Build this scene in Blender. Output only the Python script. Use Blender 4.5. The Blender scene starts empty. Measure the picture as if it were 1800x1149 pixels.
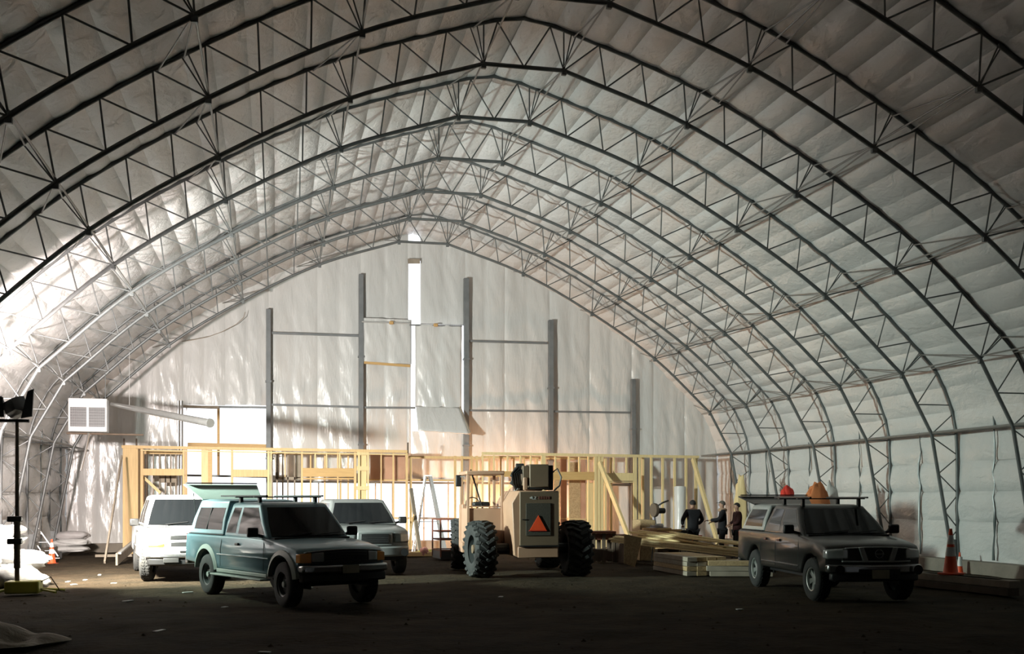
import bpy, math, random
import numpy as np
from mathutils import Vector, Matrix
C = bpy.context.scene.collection
PI = math.pi
random.seed(7)
# ------------------------------------------------------------------ camera
F, PX, HY, CH = 1909.0, 900.0, 875.3, 1.85
TH = 0.2132
ct, st = math.cos(TH), math.sin(TH)
cam = bpy.data.objects.new('camera', bpy.data.cameras.new('camera')); C.objects.link(cam)
cam.location = (0, 0, CH)
cam.rotation_euler = (PI/2, 0, -TH)
cam.data.sensor_width = 36; cam.data.lens = F/1800*36
cam.data.shift_y = (HY-574.5)/1800
cam.data.clip_end = 300
bpy.context.scene.camera = cam
# ------------------------------------------------------------------ world, lights, exposure
w = bpy.data.worlds.new('overcast'); bpy.context.scene.world = w; w.use_nodes = True
w.node_tree.nodes['Background'].inputs[0].default_value = (0.93, 0.96, 1, 1)
w.node_tree.nodes['Background'].inputs[1].default_value = 2.4
vs = bpy.context.scene.view_settings
vs.view_transform = 'Standard'; vs.look = 'None'; vs.gamma = 1; vs.use_curve_mapping = False
vs.exposure = -0.22
def area(name, loc, dirv, power, col, sx, sy, spread=180):
    l = bpy.data.lights.new(name, 'AREA'); l.energy = power; l.color = col
    l.shape = 'RECTANGLE'; l.size = sx; l.size_y = sy; l.spread = math.radians(spread)
    o = bpy.data.objects.new(name, l); C.objects.link(o); o.location = loc
    o.rotation_euler = Vector(dirv).to_track_quat('-Z', 'Y').to_euler(); return o
area('flood_and_fill_lamp', (-5.27, 22.78, 3.62), (0.04, 1.0, 0.03), 1750, (1, .87, .82), .4, .3, 150)
area('flood_and_fill_lamp', (-4.72, 22.78, 3.62), (0.76, 0.63, -0.06), 1250, (.84, 1, .93), .4, .3, 118)
area('flood_and_fill_lamp', (-4.66, 22.74, 3.50), (0.90, 0.22, -0.42), 300, (.74, 1, .84), .25, .2, 95)  # extra beam with no lamp head, added to light the teal pickup's side
area('flood_and_fill_lamp', (-5.0, 22.85, 3.45), (0.50, 1.0, -0.85), 1050, (1, .92, .76), .3, .2, 85)  # extra downward beam with no lamp head, added to brighten the ground
def point(name, loc, power, col, r=.12):
    l = bpy.data.lights.new(name, 'POINT'); l.energy = power; l.color = col; l.shadow_soft_size = r
    o = bpy.data.objects.new(name, l); C.objects.link(o); o.location = loc; return o
point('work_lamp', (7.05, 38.95, 1.35), 300, (1, .55, .28))
point('work_lamp', (9.6, 39.0, 1.2), 380, (1, .50, .24))
point('work_lamp', (4.0, 39.0, 0.9), 220, (1, .60, .38))
# ------------------------------------------------------------------ helpers
def gd(x, y, z=0.0):                       # ground point under a pixel
    u = (x-PX)/F; d = F*(CH-z)/(y-HY)
    return Vector((d*(u*ct+st), d*(ct-u*st), z))
def at(x, y, Y):                            # point on the plane Y=const
    u = (x-PX)/F; d = Y/(ct-u*st)
    return Vector((d*(u*ct+st), Y, CH-(y-HY)/F*d))
def tag(o, label=None, cat=None, group=None, kind=None):
    if label: o['label'] = label
    if cat: o['category'] = cat
    if group: o['group'] = group
    if kind: o['kind'] = kind
    return o
def empty(name, loc=(0,0,0), rz=0, label=None, cat=None, group=None, kind=None):
    o = bpy.data.objects.new(name, None); C.objects.link(o)
    o.location = loc; o.rotation_euler = (0,0,rz); o.empty_display_size = .2
    return tag(o, label, cat, group, kind)
MATS = {}
def mat(name, col, rough=.6, metal=0, bump=None, var=None, spec=.5, emit=None, coat=0, trans=0):
    """bump=(scale, strength, distance, stretch xyz); var=(scale, amount, second colour)"""
    if name in MATS: return MATS[name]
    m = bpy.data.materials.new(name); m.use_nodes = True
    nt = m.node_tree; b = nt.nodes['Principled BSDF']
    b.inputs['Base Color'].default_value = (*col, 1); b.inputs['Roughness'].default_value = rough
    b.inputs['Metallic'].default_value = metal
    b.inputs['Specular IOR Level'].default_value = spec
    b.inputs['Coat Weight'].default_value = coat
    if trans: b.inputs['Transmission Weight'].default_value = trans
    if emit: b.inputs['Emission Color'].default_value = (*emit[:3],1); b.inputs['Emission Strength'].default_value = emit[3]
    tc = nt.nodes.new('ShaderNodeTexCoord')
    v2 = var or (7, .12, tuple(c*.8 for c in col))
    n = nt.nodes.new('ShaderNodeTexNoise'); n.inputs['Scale'].default_value = v2[0]; n.inputs['Detail'].default_value = 5
    mp0 = nt.nodes.new('ShaderNodeMapping'); nt.links.new(tc.outputs['Object'], mp0.inputs[0])
    if len(v2) > 3: mp0.inputs['Scale'].default_value = v2[3]
    nt.links.new(mp0.outputs[0], n.inputs[0])
    r = nt.nodes.new('ShaderNodeMapRange'); r.inputs[1].default_value = .35; r.inputs[2].default_value = .65
    r.inputs[4].default_value = 1.0 if var else v2[1]*3
    nt.links.new(n.outputs[0], r.inputs[0])
    mx = nt.nodes.new('ShaderNodeMix'); mx.data_type = 'RGBA'
    mx.inputs[6].default_value = (*col,1); mx.inputs[7].default_value = (*v2[2],1)
    sc = nt.nodes.new('ShaderNodeMath'); sc.operation = 'MULTIPLY'; sc.inputs[1].default_value = v2[1] if var else 1
    nt.links.new(r.outputs[0], sc.inputs[0]); nt.links.new(sc.outputs[0], mx.inputs[0])
    nt.links.new(mx.outputs[2], b.inputs['Base Color'])
    if bump:
        bs = bump if isinstance(bump, list) else [bump]
        prev = None
        for s_, st_, di, stretch in bs:
            nn = nt.nodes.new('ShaderNodeTexNoise'); nn.inputs['Scale'].default_value = s_; nn.inputs['Detail'].default_value = 4
            nn.inputs['Distortion'].default_value = .6
            mp = nt.nodes.new('ShaderNodeMapping'); mp.inputs['Scale'].default_value = stretch
            nt.links.new(tc.outputs['Object'], mp.inputs[0]); nt.links.new(mp.outputs[0], nn.inputs[0])
            bp = nt.nodes.new('ShaderNodeBump'); bp.inputs['Strength'].default_value = st_; bp.inputs['Distance'].default_value = di
            nt.links.new(nn.outputs[0], bp.inputs['Height'])
            if prev: nt.links.new(prev.outputs[0], bp.inputs['Normal'])
            prev = bp
        nt.links.new(prev.outputs[0], b.inputs['Normal'])
    MATS[name] = m; return m
M = dict(
 liner=mat('white_liner', (.62,.615,.605), .38, bump=[(2.2,.35,.08,(1,.5,1)),(5,.8,.05,(.8,.45,.8)),(14,.6,.02,(1,.5,1)),(3,.12,.03,(1,3,1))], var=(.8,.3,(.52,.52,.52)), spec=.5),
 gliner=mat('gable_plastic', (.59,.585,.57), .25, bump=[(1.1,.40,.14,(1.6,1,.35)),(5,.35,.03,(2.2,1,.5))], var=(.7,.25,(.50,.50,.49)), spec=.6),
 steel=mat('galvanised_steel', (.17,.18,.18), .5, .5, var=(6,.5,(.11,.115,.115))),
 post=mat('grey_post', (.20,.21,.215), .6, .3, var=(3,.6,(.13,.14,.145))),
 brace=mat('brace_steel', (.28,.28,.27), .5, .5, var=(6,.5,(.2,.2,.19))),
 dirt=mat('dirt', (.046,.034,.022), .95, bump=[(6,.9,.08,(1,1,1)),(45,.8,.02,(1,1,1))], var=(1.3,.8,(.024,.020,.014)), spec=.06),
 snow=mat('snow', (.9,.92,.95), .8),
 kerb=mat('kerb', (.23,.20,.165), .85, bump=(8,.5,.02,(1,1,1)), var=(2,.6,(.14,.12,.10))),
 pine=mat('pine', (.66,.46,.22), .65, bump=(5,.3,.004,(8,8,.5)), var=(4,.55,(.50,.33,.15),(7,7,.5))),
 pine2=mat('pale_pine', (.70,.55,.29), .65, bump=(5,.3,.004,(8,8,.5)), var=(4,.5,(.55,.42,.2),(7,7,.5))),
 lvl=mat('lvl_beam', (.55,.35,.14), .6, var=(5,.6,(.42,.25,.09),(.5,5,9))),
 osb=mat('osb', (.46,.33,.18), .8, bump=(30,.6,.005,(1,1,1)), var=(22,.9,(.31,.21,.11))),
 sheath=mat('reddish_panel', (.50,.29,.19), .8, var=(2,.7,(.38,.2,.13))),
 greywood=mat('grey_wood', (.33,.28,.22), .85, bump=(6,.5,.006,(6,6,.6)), var=(4,.6,(.22,.18,.14))),
 darkwood=mat('dark_wood', (.12,.085,.06), .85, var=(4,.6,(.07,.05,.035))),
 redwood=mat('red_bench', (.17,.055,.03), .7),
 black=mat('black_plastic', (.012,.012,.013), .5),
 rubber=mat('rubber', (.022,.023,.024), .85, bump=(40,.4,.004,(1,1,1)), var=(8,.6,(.04,.038,.035))),
 chrome=mat('chrome', (.40,.41,.42), .22, .95),
 alloy=mat('alloy', (.5,.52,.5), .35, .7),
 glass=mat('tinted_glass', (.006,.007,.008), .06, spec=.28),
 teal=mat('teal_paint', (.095,.185,.22), .36, .2, coat=.3, var=(2,.3,(.08,.16,.19))),
 tealc=mat('pale_blue_canopy', (.19,.29,.34), .45, coat=.2),
 flare=mat('grey_green_flare', (.27,.32,.29), .5),
 white=mat('white_paint', (.62,.62,.61), .35, coat=.3),
 silver=mat('silver_paint', (.20,.21,.21), .38, .4, coat=.3),
 charcoal=mat('charcoal_paint', (.035,.033,.031), .38, .3, coat=.25),
 canopy2=mat('grey_canopy', (.30,.31,.30), .45, coat=.3),
 redpaint=mat('maroon_paint', (.16,.06,.045), .5),
 lamp=mat('headlamp', (.5,.52,.52), .12, .3, coat=1),
 amber=mat('amber_lens', (.75,.30,.03), .2, coat=.6),
 grille=mat('grille', (.02,.02,.021), .55),
 sandp=mat('warm_lit_sand_paint', (.42,.25,.165), .5, var=(3,.5,(.33,.19,.125))),  # salmon tint of the warm light is put into the paint colour
 sanddk=mat('shaded_sand_paint', (.165,.115,.075), .55, var=(3,.4,(.13,.09,.06))),  # darker copy of the sand paint, shade put into the colour
 meshp=mat('rear_grille', (.055,.048,.036), .7, bump=(60,.8,.01,(1,1,1))),
 orange=mat('safety_orange', (.85,.10,.025), .5),
 red=mat('red_fabric', (.55,.03,.015), .7),
 orfab=mat('orange_fabric', (.60,.20,.07), .8, bump=(5,.6,.04,(1,1,.5))),
 reflect=mat('white_reflector', (.75,.75,.74), .4),
 yellow=mat('yellow_paint', (.40,.37,.03), .5),
 greyplastic=mat('grey_panel', (.40,.40,.39), .4),
 sack=mat('white_sack', (.55,.55,.54), .6, bump=[(3,.6,.06,(1,1,1)),(14,.5,.02,(1,1,1))]),
 tarp=mat('canvas_tarp', (.34,.30,.245), .8, bump=[(4,.9,.06,(1,2,1)),(14,.5,.02,(1,1,1))]),
 jacket=mat('navy_jacket', (.006,.006,.009), .9), jacketr=mat('maroon_jacket', (.035,.006,.006), .9),
 jeans=mat('dark_trousers', (.012,.012,.015), .9), skin=mat('skin', (.38,.22,.15), .6), hair=mat('dark_hair', (.012,.01,.009), .8),
 tan=mat('tan_scarf', (.36,.24,.16), .9), boot=mat('boots', (.02,.016,.012), .7),
 alu=mat('aluminium', (.62,.62,.62), .35, .7), mach=mat('saw_metal', (.34,.33,.37), .4, .5),
 plate=mat('number_plate', (.30,.28,.20), .5), duct=mat('duct_steel', (.55,.55,.54), .28, .85),
)
class MB:
    def __init__(s): s.v = []; s.f = []
    def add(s, vs_, fs_):
        n = len(s.v); s.v += [tuple(v) for v in vs_]; s.f += [tuple(i+n for i in f) for f in fs_]; return s
    def box(s, c, d, rz=0, M4=None):
        x, y, z = d[0]/2, d[1]/2, d[2]/2
        P = [Vector((a*x, b*y, e*z)) for a in (-1,1) for b in (-1,1) for e in (-1,1)]
        if M4 is not None: P = [M4 @ p for p in P]
        if rz: R = Matrix.Rotation(rz, 3, 'Z'); P = [R @ p for p in P]
        P = [p+Vector(c) for p in P]
        return s.add(P, [(0,1,3,2),(4,6,7,5),(0,4,5,1),(2,3,7,6),(0,2,6,4),(1,5,7,3)])
    def b2(s, a, b):                                  # box from two corners
        return s.box([(a[i]+b[i])/2 for i in range(3)], [abs(b[i]-a[i]) for i in range(3)])
    def beam(s, p, q, w_, h_, up=(0,0,1)):
        p, q = Vector(p), Vector(q); t = (q-p).normalized(); a = t.cross(Vector(up))
        if a.length < 1e-4: a = t.cross(Vector((0,1,0)))
        a.normalize(); b = a.cross(t).normalized(); P = []
        for e in (p, q):
            for i, j in ((-1,-1),(1,-1),(1,1),(-1,1)): P.append(e+a*i*w_/2+b*j*h_/2)
        return s.add(P, [(0,3,2,1),(4,5,6,7),(0,1,5,4),(1,2,6,5),(2,3,7,6),(3,0,4,7)])
    def tube(s, pts, r, n=8, cap=True):
        pts = [Vector(p) for p in pts]; m = len(pts); rr = r if hasattr(r, '__len__') else [r]*m
        up = Vector((0,0,1)); V = []
        for i, p in enumerate(pts):
            t = (pts[min(i+1,m-1)]-pts[max(i-1,0)]).normalized()
            if i == 0: up = Vector((0,1,0)) if abs(t.y) < .9 else Vector((0,0,1))
            a = t.cross(up).normalized(); b = a.cross(t)
            for k in range(n):
                an = 2*PI*k/n; V.append(p+(a*math.cos(an)+b*math.sin(an))*rr[i])
        Fs = [(i*n+k, i*n+(k+1)%n, (i+1)*n+(k+1)%n, (i+1)*n+k) for i in range(m-1) for k in range(n)]
        if cap: Fs += [tuple(range(n))[::-1], tuple((m-1)*n+k for k in range(n))]
        return s.add(V, Fs)
    def lathe(s, prof, o=(0,0,0), axis='Z', n=24, cap=True):     # prof: (r, a)
        V = []; o = Vector(o)
        for r, a in prof:
            for k in range(n):
                c_, s_ = r*math.cos(2*PI*k/n), r*math.sin(2*PI*k/n)
                V.append(o+(Vector((c_, s_, a)) if axis == 'Z' else Vector((c_, a, s_)) if axis == 'Y' else Vector((a, c_, s_))))
        m = len(prof)
        Fs = [(i*n+k, i*n+(k+1)%n, (i+1)*n+(k+1)%n, (i+1)*n+k) for i in range(m-1) for k in range(n)]
        if cap: Fs += [tuple(range(n))[::-1], tuple((m-1)*n+k for k in range(n))]
        return s.add(V, Fs)
    def prism(s, poly, axis, a0, a1):                  # poly 2-D, extruded along axis
        def P(p, a): return (a, p[0], p[1]) if axis == 'X' else (p[0], a, p[1]) if axis == 'Y' else (p[0], p[1], a)
        n = len(poly); V = [P(p, a0) for p in poly]+[P(p, a1) for p in poly]
        return s.add(V, [tuple(range(n)), tuple(range(2*n-1, n-1, -1))]+[(i, i+n, (i+1)%n+n, (i+1)%n) for i in range(n)])
    def build(s, name, m, parent=None, smooth=False, bevel=0, loc=None, seg=2):
        me = bpy.data.meshes.new(name); me.from_pydata(s.v, [], s.f); me.update()
        import bmesh
        bm = bmesh.new(); bm.from_mesh(me); bmesh.ops.recalc_face_normals(bm, faces=bm.faces); bm.to_mesh(me); bm.free()
        me.materials.append(m)
        o = bpy.data.objects.new(name, me); C.objects.link(o); o.parent = parent
        if loc is not None: o.location = loc
        if bevel:
            b = o.modifiers.new('bevel', 'BEVEL'); b.width = bevel; b.segments = seg; b.limit_method = 'ANGLE'; b.angle_limit = math.radians(35)
        if smooth or bevel:
            me.polygons.foreach_set('use_smooth', [True]*len(me.polygons))
            if smooth != 'all':
                try: me.set_sharp_from_angle(angle=math.radians(40))
                except Exception: pass
        return o
def share(o, name, parent, loc=(0,0,0), rot=None, scale=None):
    c = bpy.data.objects.new(name, o.data); C.objects.link(c); c.parent = parent; c.location = loc
    if rot: c.rotation_euler = rot
    if scale: c.scale = scale
    for mo in o.modifiers:
        if mo.type == 'BEVEL':
            b = c.modifiers.new('bevel', 'BEVEL'); b.width = mo.width; b.segments = mo.segments; b.limit_method = 'ANGLE'; b.angle_limit = mo.angle_limit
    return c
def copy_tree(o, parent=None):
    c = o.copy(); C.objects.link(c); c.parent = parent
    for ch in list(o.children): copy_tree(ch, c)
    return c
def grid_mesh(name, P, m, parent=None, solid=0):       # P: numpy (nu,nv,3)
    nu, nv = P.shape[:2]
    me = bpy.data.meshes.new(name)
    idx = np.arange(nu*nv).reshape(nu, nv)
    q = np.stack([idx[:-1,:-1], idx[1:,:-1], idx[1:,1:], idx[:-1,1:]], -1).reshape(-1, 4)
    me.vertices.add(nu*nv); me.vertices.foreach_set('co', P.reshape(-1).astype(np.float32))
    me.loops.add(q.size); me.loops.foreach_set('vertex_index', q.reshape(-1).astype(np.int32))
    me.polygons.add(len(q)); me.polygons.foreach_set('loop_start', np.arange(0, q.size, 4, dtype=np.int32))
    me.polygons.foreach_set('use_smooth', np.ones(len(q), bool))
    me.update(calc_edges=True); me.materials.append(m)
    o = bpy.data.objects.new(name, me); C.objects.link(o); o.parent = parent
    if solid:
        s_ = o.modifiers.new('solid', 'SOLIDIFY'); s_.thickness = solid; s_.offset = 1
    return o
rng = np.random.default_rng(3)
class Noise:
    """sum of random plane waves"""
    def __init__(s, n, lo, hi, seed, an=(1,1)):
        r = np.random.default_rng(seed); k = np.exp(r.uniform(np.log(lo), np.log(hi), n)); t = r.uniform(0, 2*PI, n)
        s.kx, s.ky, s.p, s.a = k*np.cos(t)*an[0], k*np.sin(t)*an[1], r.uniform(0, 2*PI, n), (lo/k)**.8
        s.nrm = math.sqrt((s.a**2).sum()/2)
    def __call__(s, x, y):
        o = np.zeros(np.broadcast(x, y).shape)
        for a, b, p, m_ in zip(s.kx, s.ky, s.p, s.a): o += m_*np.sin(a*x+b*y+p)
        return o/s.nrm

# ================================================================== BUILDING
S = 3.11; CX = 1.5826*S
TY = {k: (5.9365+k)*S for k in range(-15, 8)}
TY[7] = 40.25
IN = [(.837,10.626),(3.511,9.718),(6.018,8.412),(8.369,6.870),(10.49,4.963),(11.317,3.477),(11.92,.30)]
OUT = [(0,11.62),(.95,11.42),(3.85,10.43),(6.43,9.08),(8.86,7.48),(11.01,5.54),(11.50,4.98),(11.82,4.30),(12.0,3.60),(12.05,2.5),(12.05,.30)]
def catmull(P, n, i0=0, i1=None):
    P = [np.array(p, float) for p in P]; i1 = len(P)-1 if i1 is None else i1; out = []
    for i in range(i0, i1):
        a = P[i-1] if i > 0 else 2*P[i]-P[i+1]; b, c = P[i], P[i+1]; d = P[i+2] if i+2 < len(P) else 2*c-b
        for k in range(n):
            t = k/n; out.append(.5*((2*b)+(c-a)*t+(2*a-5*b+4*c-d)*t*t+(3*b-3*c+d-a)*t**3))
    out.append(P[i1]); return np.array(out)
arc_in = catmull(IN[:5], 9)                             # P1..P5, 36 steps
out_curve = np.vstack([catmull(OUT[:7], 12), catmull(OUT[6:], 8)[1:]])
# the ridge is slightly rounded
seg = np.linalg.norm(np.diff(out_curve, axis=0), axis=1); oc_s = np.concatenate([[0], np.cumsum(seg)]); OL = oc_s[-1]
def outp(s_): return np.array([np.interp(s_, oc_s, out_curve[:,0]), np.interp(s_, oc_s, out_curve[:,1])])
def nearest_s(p):
    ss = np.linspace(0, OL, 1500); q = np.stack([np.interp(ss, oc_s, out_curve[:,0]), np.interp(ss, oc_s, out_curve[:,1])], 1)
    return ss[np.argmin(((q-np.array(p))**2).sum(1))]

# ---- web members of one truss, right half in (x,z), then mirrored
webs = []
nodes = [arc_in[i] for i in range(0, 37, 3)]             # 12 bays: P1 .. P5
tops = [outp(nearest_s(p)-.40) for p in nodes]
for i in range(len(nodes)):
    if i: webs.append((nodes[i], tops[i]))
    if i < len(nodes)-1: webs.append((nodes[i], tops[i+1]))
p5, p6, pb = map(np.array, IN[4:7])
mid = (p5+p6)/2
o5 = outp(nearest_s((11.45, 5.0))); om = outp(nearest_s((11.95, 4.2))); o6 = outp(nearest_s((12.0, 3.85)))
webs += [(p5, outp(nearest_s(p5)+.05)), (mid, o5), (mid, np.array([11.96, 4.22])), (p6, np.array([11.99, 4.05])), (p6, np.array([12.03, 3.48]))]
zz = [3.40, 2.95, 2.47, 1.98, 1.52, 1.10, .80]
def inx(z): return np.interp(z, [.30, 3.477], [11.92, 11.317])
for i in range(6):
    a, b = zz[i], zz[i+1]
    webs.append((np.array([inx(a), a]), np.array([12.05, b])) if i % 2 == 0 else (np.array([12.05, a-.06]), np.array([inx(b), b])))
OJ = []                                                  # outer brace nodes of the joints P1..P6
JN = [np.array(p) for p in IN[:6]]
for j, p in enumerate(JN):
    s0 = nearest_s(p)
    OJ.append((outp(max(s0-.02, .2)), outp(s0+.45)))
def half(w_, sgn): return [(sgn*a[0], a[1]) for a in w_]
tr_meshes = None
ordn = {6:'nearest the back wall, standing at the stud wall', 5:'second from the back wall', 4:'third from the back wall', 3:'fourth from the back wall', 2:'fifth from the back wall, beside the tall cone', 1:'sixth from the back wall, dark at the left', 0:'seventh from the back wall, cut by the left picture edge', -1:'cutting the top left and top right corners of the picture'}
def make_truss():
    r = empty('arch_truss')
    pts = [(-pb[0], 0, .30)]+[(-p6[0],0,p6[1])]+[(-q[0],0,q[1]) for q in arc_in[::-1]]+[(q[0],0,q[1]) for q in arc_in]+[(p6[0],0,p6[1]),(pb[0],0,.30)]
    MB().tube(pts, .044, 10).build('inner_chord', M['steel'], r, smooth=True)
    oc = [(-q[0],0,q[1]) for q in out_curve[::-1]]+[(q[0],0,q[1]) for q in out_curve[1:]]
    MB().tube(oc, .042, 10).build('outer_chord', M['steel'], r, smooth=True)
    for sg in (-1, 1):
        for a, b in webs:
            MB().tube([(sg*a[0],0,a[1]),(sg*b[0],0,b[1])], .0165, 6).build('web_strut', M['steel'], r, smooth=True)
        for j, p in enumerate(JN[:5]):
            o = OJ[j][0]
            for e in (-.06, .06):
                MB().tube([(sg*p[0],e*.6,p[1]),(sg*(o[0]+e),e,o[1])], .013, 6).build('tie_rod', M['steel'], r, smooth=True)
            MB().box((sg*p[0],0,p[1]-.055), (.10,.08,.09)).build('clamp', M['steel'], r, bevel=.01)
        MB().box((sg*12.0,0,.33), (.36,.3,.06)).build('foot_plate', M['post'], r)
        MB().prism([(sg*11.87,.36),(sg*12.09,.36),(sg*12.09,.80),(sg*11.80,.80)], 'Y', -.012, .012).build('gusset', M['steel'], r)
    for a, b in (((-.837,10.626),(-.55,11.5)),((-.55,11.5),(0,10.63)),((0,10.63),(.55,11.5)),((.55,11.5),(.837,10.626)),((-.837,10.626),(-.837,11.44)),((.837,10.626),(.837,11.44))):
        MB().tube([(a[0],0,a[1]),(b[0],0,b[1])], .0165, 6).build('web_strut', M['steel'], r, smooth=True)
    return r
T0 = make_truss()
for k in range(6, -2, -1):
    t = T0 if k == 6 else copy_tree(T0)
    t.location = (CX, TY[k], 0)
    tag(t, 'grey steel lattice arch truss '+ordn[k], 'truss', 'arch trusses')
bay_lab = ['last bay against the back wall', 'second bay from the back wall','third bay from the back wall','fourth bay from the back wall','fifth bay from the back wall','sixth bay from the back wall','seventh bay from the back wall','bay nearest the top corners of the picture']
for n_, k in enumerate(range(6, -2, -1)):
    r = empty('longitudinal_bracing', (CX, TY[k], 0), 0, 'thin steel brace tubes between arches in the '+bay_lab[n_], 'bracing', 'bracing between arches')
    L = TY[k+1]-TY[k] - (.25 if k == 6 else 0)
    for sg in (-1, 1):
        for j, p in enumerate(JN):
            A, B = OJ[j]
            if j < 5:
                if k < 6: MB().tube([(sg*p[0],0,p[1]+.07),(sg*p[0],L,p[1]+.07)], .019, 6).build('purlin_tube', M['brace'], r, smooth=True)
                MB().tube([(sg*p[0],0,p[1]+.03),(sg*A[0],L,A[1]-.06)], .015, 6).build('diagonal_tube', M['brace'], r, smooth=True)
                if j: MB().tube([(sg*p[0],0,p[1]+.03),(sg*B[0],L,B[1]-.06)], .015, 6).build('diagonal_tube', M['brace'], r, smooth=True)
            else:
                MB().tube([(sg*(p[0]+.02),0,p[1]+.03),(sg*(p[0]+.02),L,p[1]+.03)], .034, 8).build('purlin_tube', M['brace'], r, smooth=True)
                MB().tube([(sg*(12.0-.07),0,p[1]+.06),(sg*(12.0-.07),L,p[1]+.06)], .028, 8).build('purlin_tube', M['brace'], r, smooth=True)

# ---- roof and side lining: quilted strips running lengthwise
Y0, Y1 = -27.0, 40.30
ceil = empty('ceiling', kind='structure'); wl = empty('wall_left', kind='structure'); wr = empty('wall_right', kind='structure')
ys = np.concatenate([np.arange(Y0, 6, .6), np.arange(6, Y1+.01, .11)])
nz1 = Noise(14, .8, 6, 11, (1,1)); nz2 = Noise(12, 4, 22, 12, (1,.6)); nz3 = Noise(8, .5, 2.5, 13)
ysT = np.array([TY[k] for k in range(-15, 8)])
bayf = np.array([np.min(np.abs(y-ysT)) for y in ys])/ (S/2)     # 0 at a truss, 1 mid bay
s_top = nearest_s((12.0, 3.55)); nrow = 26; ds = s_top/nrow
for sg in (-1, 1):
    for j in range(nrow):
        lo_, hi_ = j*ds+(.07 if j%2 else 0), (j+1)*ds+(.07 if (j+1)%2 else 0)
        ss = np.linspace(lo_, hi_, 11)
        # offset outward a touch
        p = np.stack([np.interp(ss, oc_s, out_curve[:,0]), np.interp(ss, oc_s, out_curve[:,1])], 1)
        tg = np.stack([np.interp(ss+.05, oc_s, out_curve[:,0])-np.interp(np.maximum(ss-.05,0), oc_s, out_curve[:,0]), np.interp(ss+.05, oc_s, out_curve[:,1])-np.interp(np.maximum(ss-.05,0), oc_s, out_curve[:,1])], 1)
        tg /= np.linalg.norm(tg, axis=1)[:,None]; nrm = np.stack([-tg[:,1], tg[:,0]], 1)      # outward for the right half: up
        nrm[nrm[:,1] < 0] *= 1
        t = (ss-ss[0])/(ss[-1]-ss[0])
        bul = np.sin(PI*t)**.75
        amp = (.012+.055*np.sqrt(np.clip(bayf,0,1)))[None,:]*(1+.35*nz3(ys*1.0+j*7.7, j*3.1*np.ones_like(ys)+sg*20))[None,:]
        wr_ = .010*nz1((ss*sg)[:,None]*1.3, ys[None,:])+.006*nz2((ss*sg)[:,None], ys[None,:]+j)
        edge = np.sin(PI*t)[:,None]**.4
        d = bul[:,None]*np.clip(amp, .02, .3)+wr_*edge*np.clip(bayf+.3,0,1)[None,:]
        off = .035-d
        P = np.zeros((len(ss), len(ys), 3))
        outn = nrm*np.where(nrm[:,1:2] >= -.001, 1, 1)
        # make sure the normal points away from the inside
        cen = np.array([0, 3.0]); sgn = np.sign(((p-cen)*outn).sum(1))[:,None]; outn = outn*sgn
        P[:,:,0] = CX+sg*(p[:,0][:,None]+outn[:,0][:,None]*off)
        P[:,:,1] = ys[None,:]
        P[:,:,2] = p[:,1][:,None]+outn[:,1][:,None]*off
        grid_mesh('lining_strip', P, M['liner'], ceil)
# outer weather cover
for sg in (-1, 1):
    q = out_curve+np.sign(out_curve-np.array([0,3.0]))*np.array([.22,.18])*1.0
    q[0,0] = 0
    P = np.zeros((len(q), 2, 3)); P[:,:,0] = CX+sg*q[:,0][:,None]; P[:,:,1] = np.array([[Y0-.3, Y1+.3]]); P[:,:,2] = q[:,1][:,None]
    P[-1,:,2] = -.2
    grid_mesh('outer_cover', P, M['liner'], ceil)
# side walls: panels per bay, rows about 0.8 m, hanging loose
zr = [3.62, 2.78, 2.02, 1.27, .26]
ysb = [y for y in ysT if y > Y0]+[Y1]
ysb = [Y0]+sorted(ysb)
for sg, wo in ((-1, wl), (1, wr)):
    for b in range(len(ysb)-1):
        if ysb[b+1]-ysb[b] < .3: continue
        for r_ in range(4):
            za, zb = zr[r_], zr[r_+1]
            yy = np.linspace(ysb[b]-.01, ysb[b+1]+.01, 26); z_ = np.linspace(za, zb, 12); t = (z_-za)/(zb-za)
            half_ = np.abs(((yy-ysb[b])/(ysb[b+1]-ysb[b]))-.5)
            seamv = .06*np.exp(-(half_/.035)**2)                     # gathered vertical seam at mid bay
            f = .05*np.sin(PI*t)[:,None]**.6*(1+.5*nz1(z_[:,None]*2, yy[None,:]*1.3+sg*9))+.015*nz1(z_[:,None]*2+r_*5, yy[None,:]*2.2+sg*3)
            if r_ == 3: f = f+.04*t[:,None]*nz1(z_[:,None]*3.0, yy[None,:]*2.6+sg)*1.2
            x_ = 12.11-np.clip(f, -.02, .2)-seamv[None,:]*(.6+.4*nz1(z_[:,None]*6, yy[None,:]))
            P = np.zeros((12, 26, 3)); P[:,:,0] = CX+sg*x_; P[:,:,1] = yy[None,:]; P[:,:,2] = z_[:,None]
            grid_mesh('wall_sheet', P, M['liner'], wo)
    MB().b2((CX+sg*11.75, Y0, -.2), (CX+sg*12.5, Y1+.3, .30)).build('kerb', M['kerb'], wo, bevel=.02)
    for k in range(-1, 7):                                            # dark taped seams in mid bay
        yc = TY[k]+S/2
        pts = [(CX+sg*(11.99+random.uniform(-.03,.02)), yc+random.uniform(-.05,.05), z) for z in np.linspace(.35, 4.0, 13)]
        MB().tube(pts, [random.uniform(.012,.04) for _ in pts], 6).build('seam_tape', mat('seam_tape', (.10,.12,.12), .25), wo, smooth=True)

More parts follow.
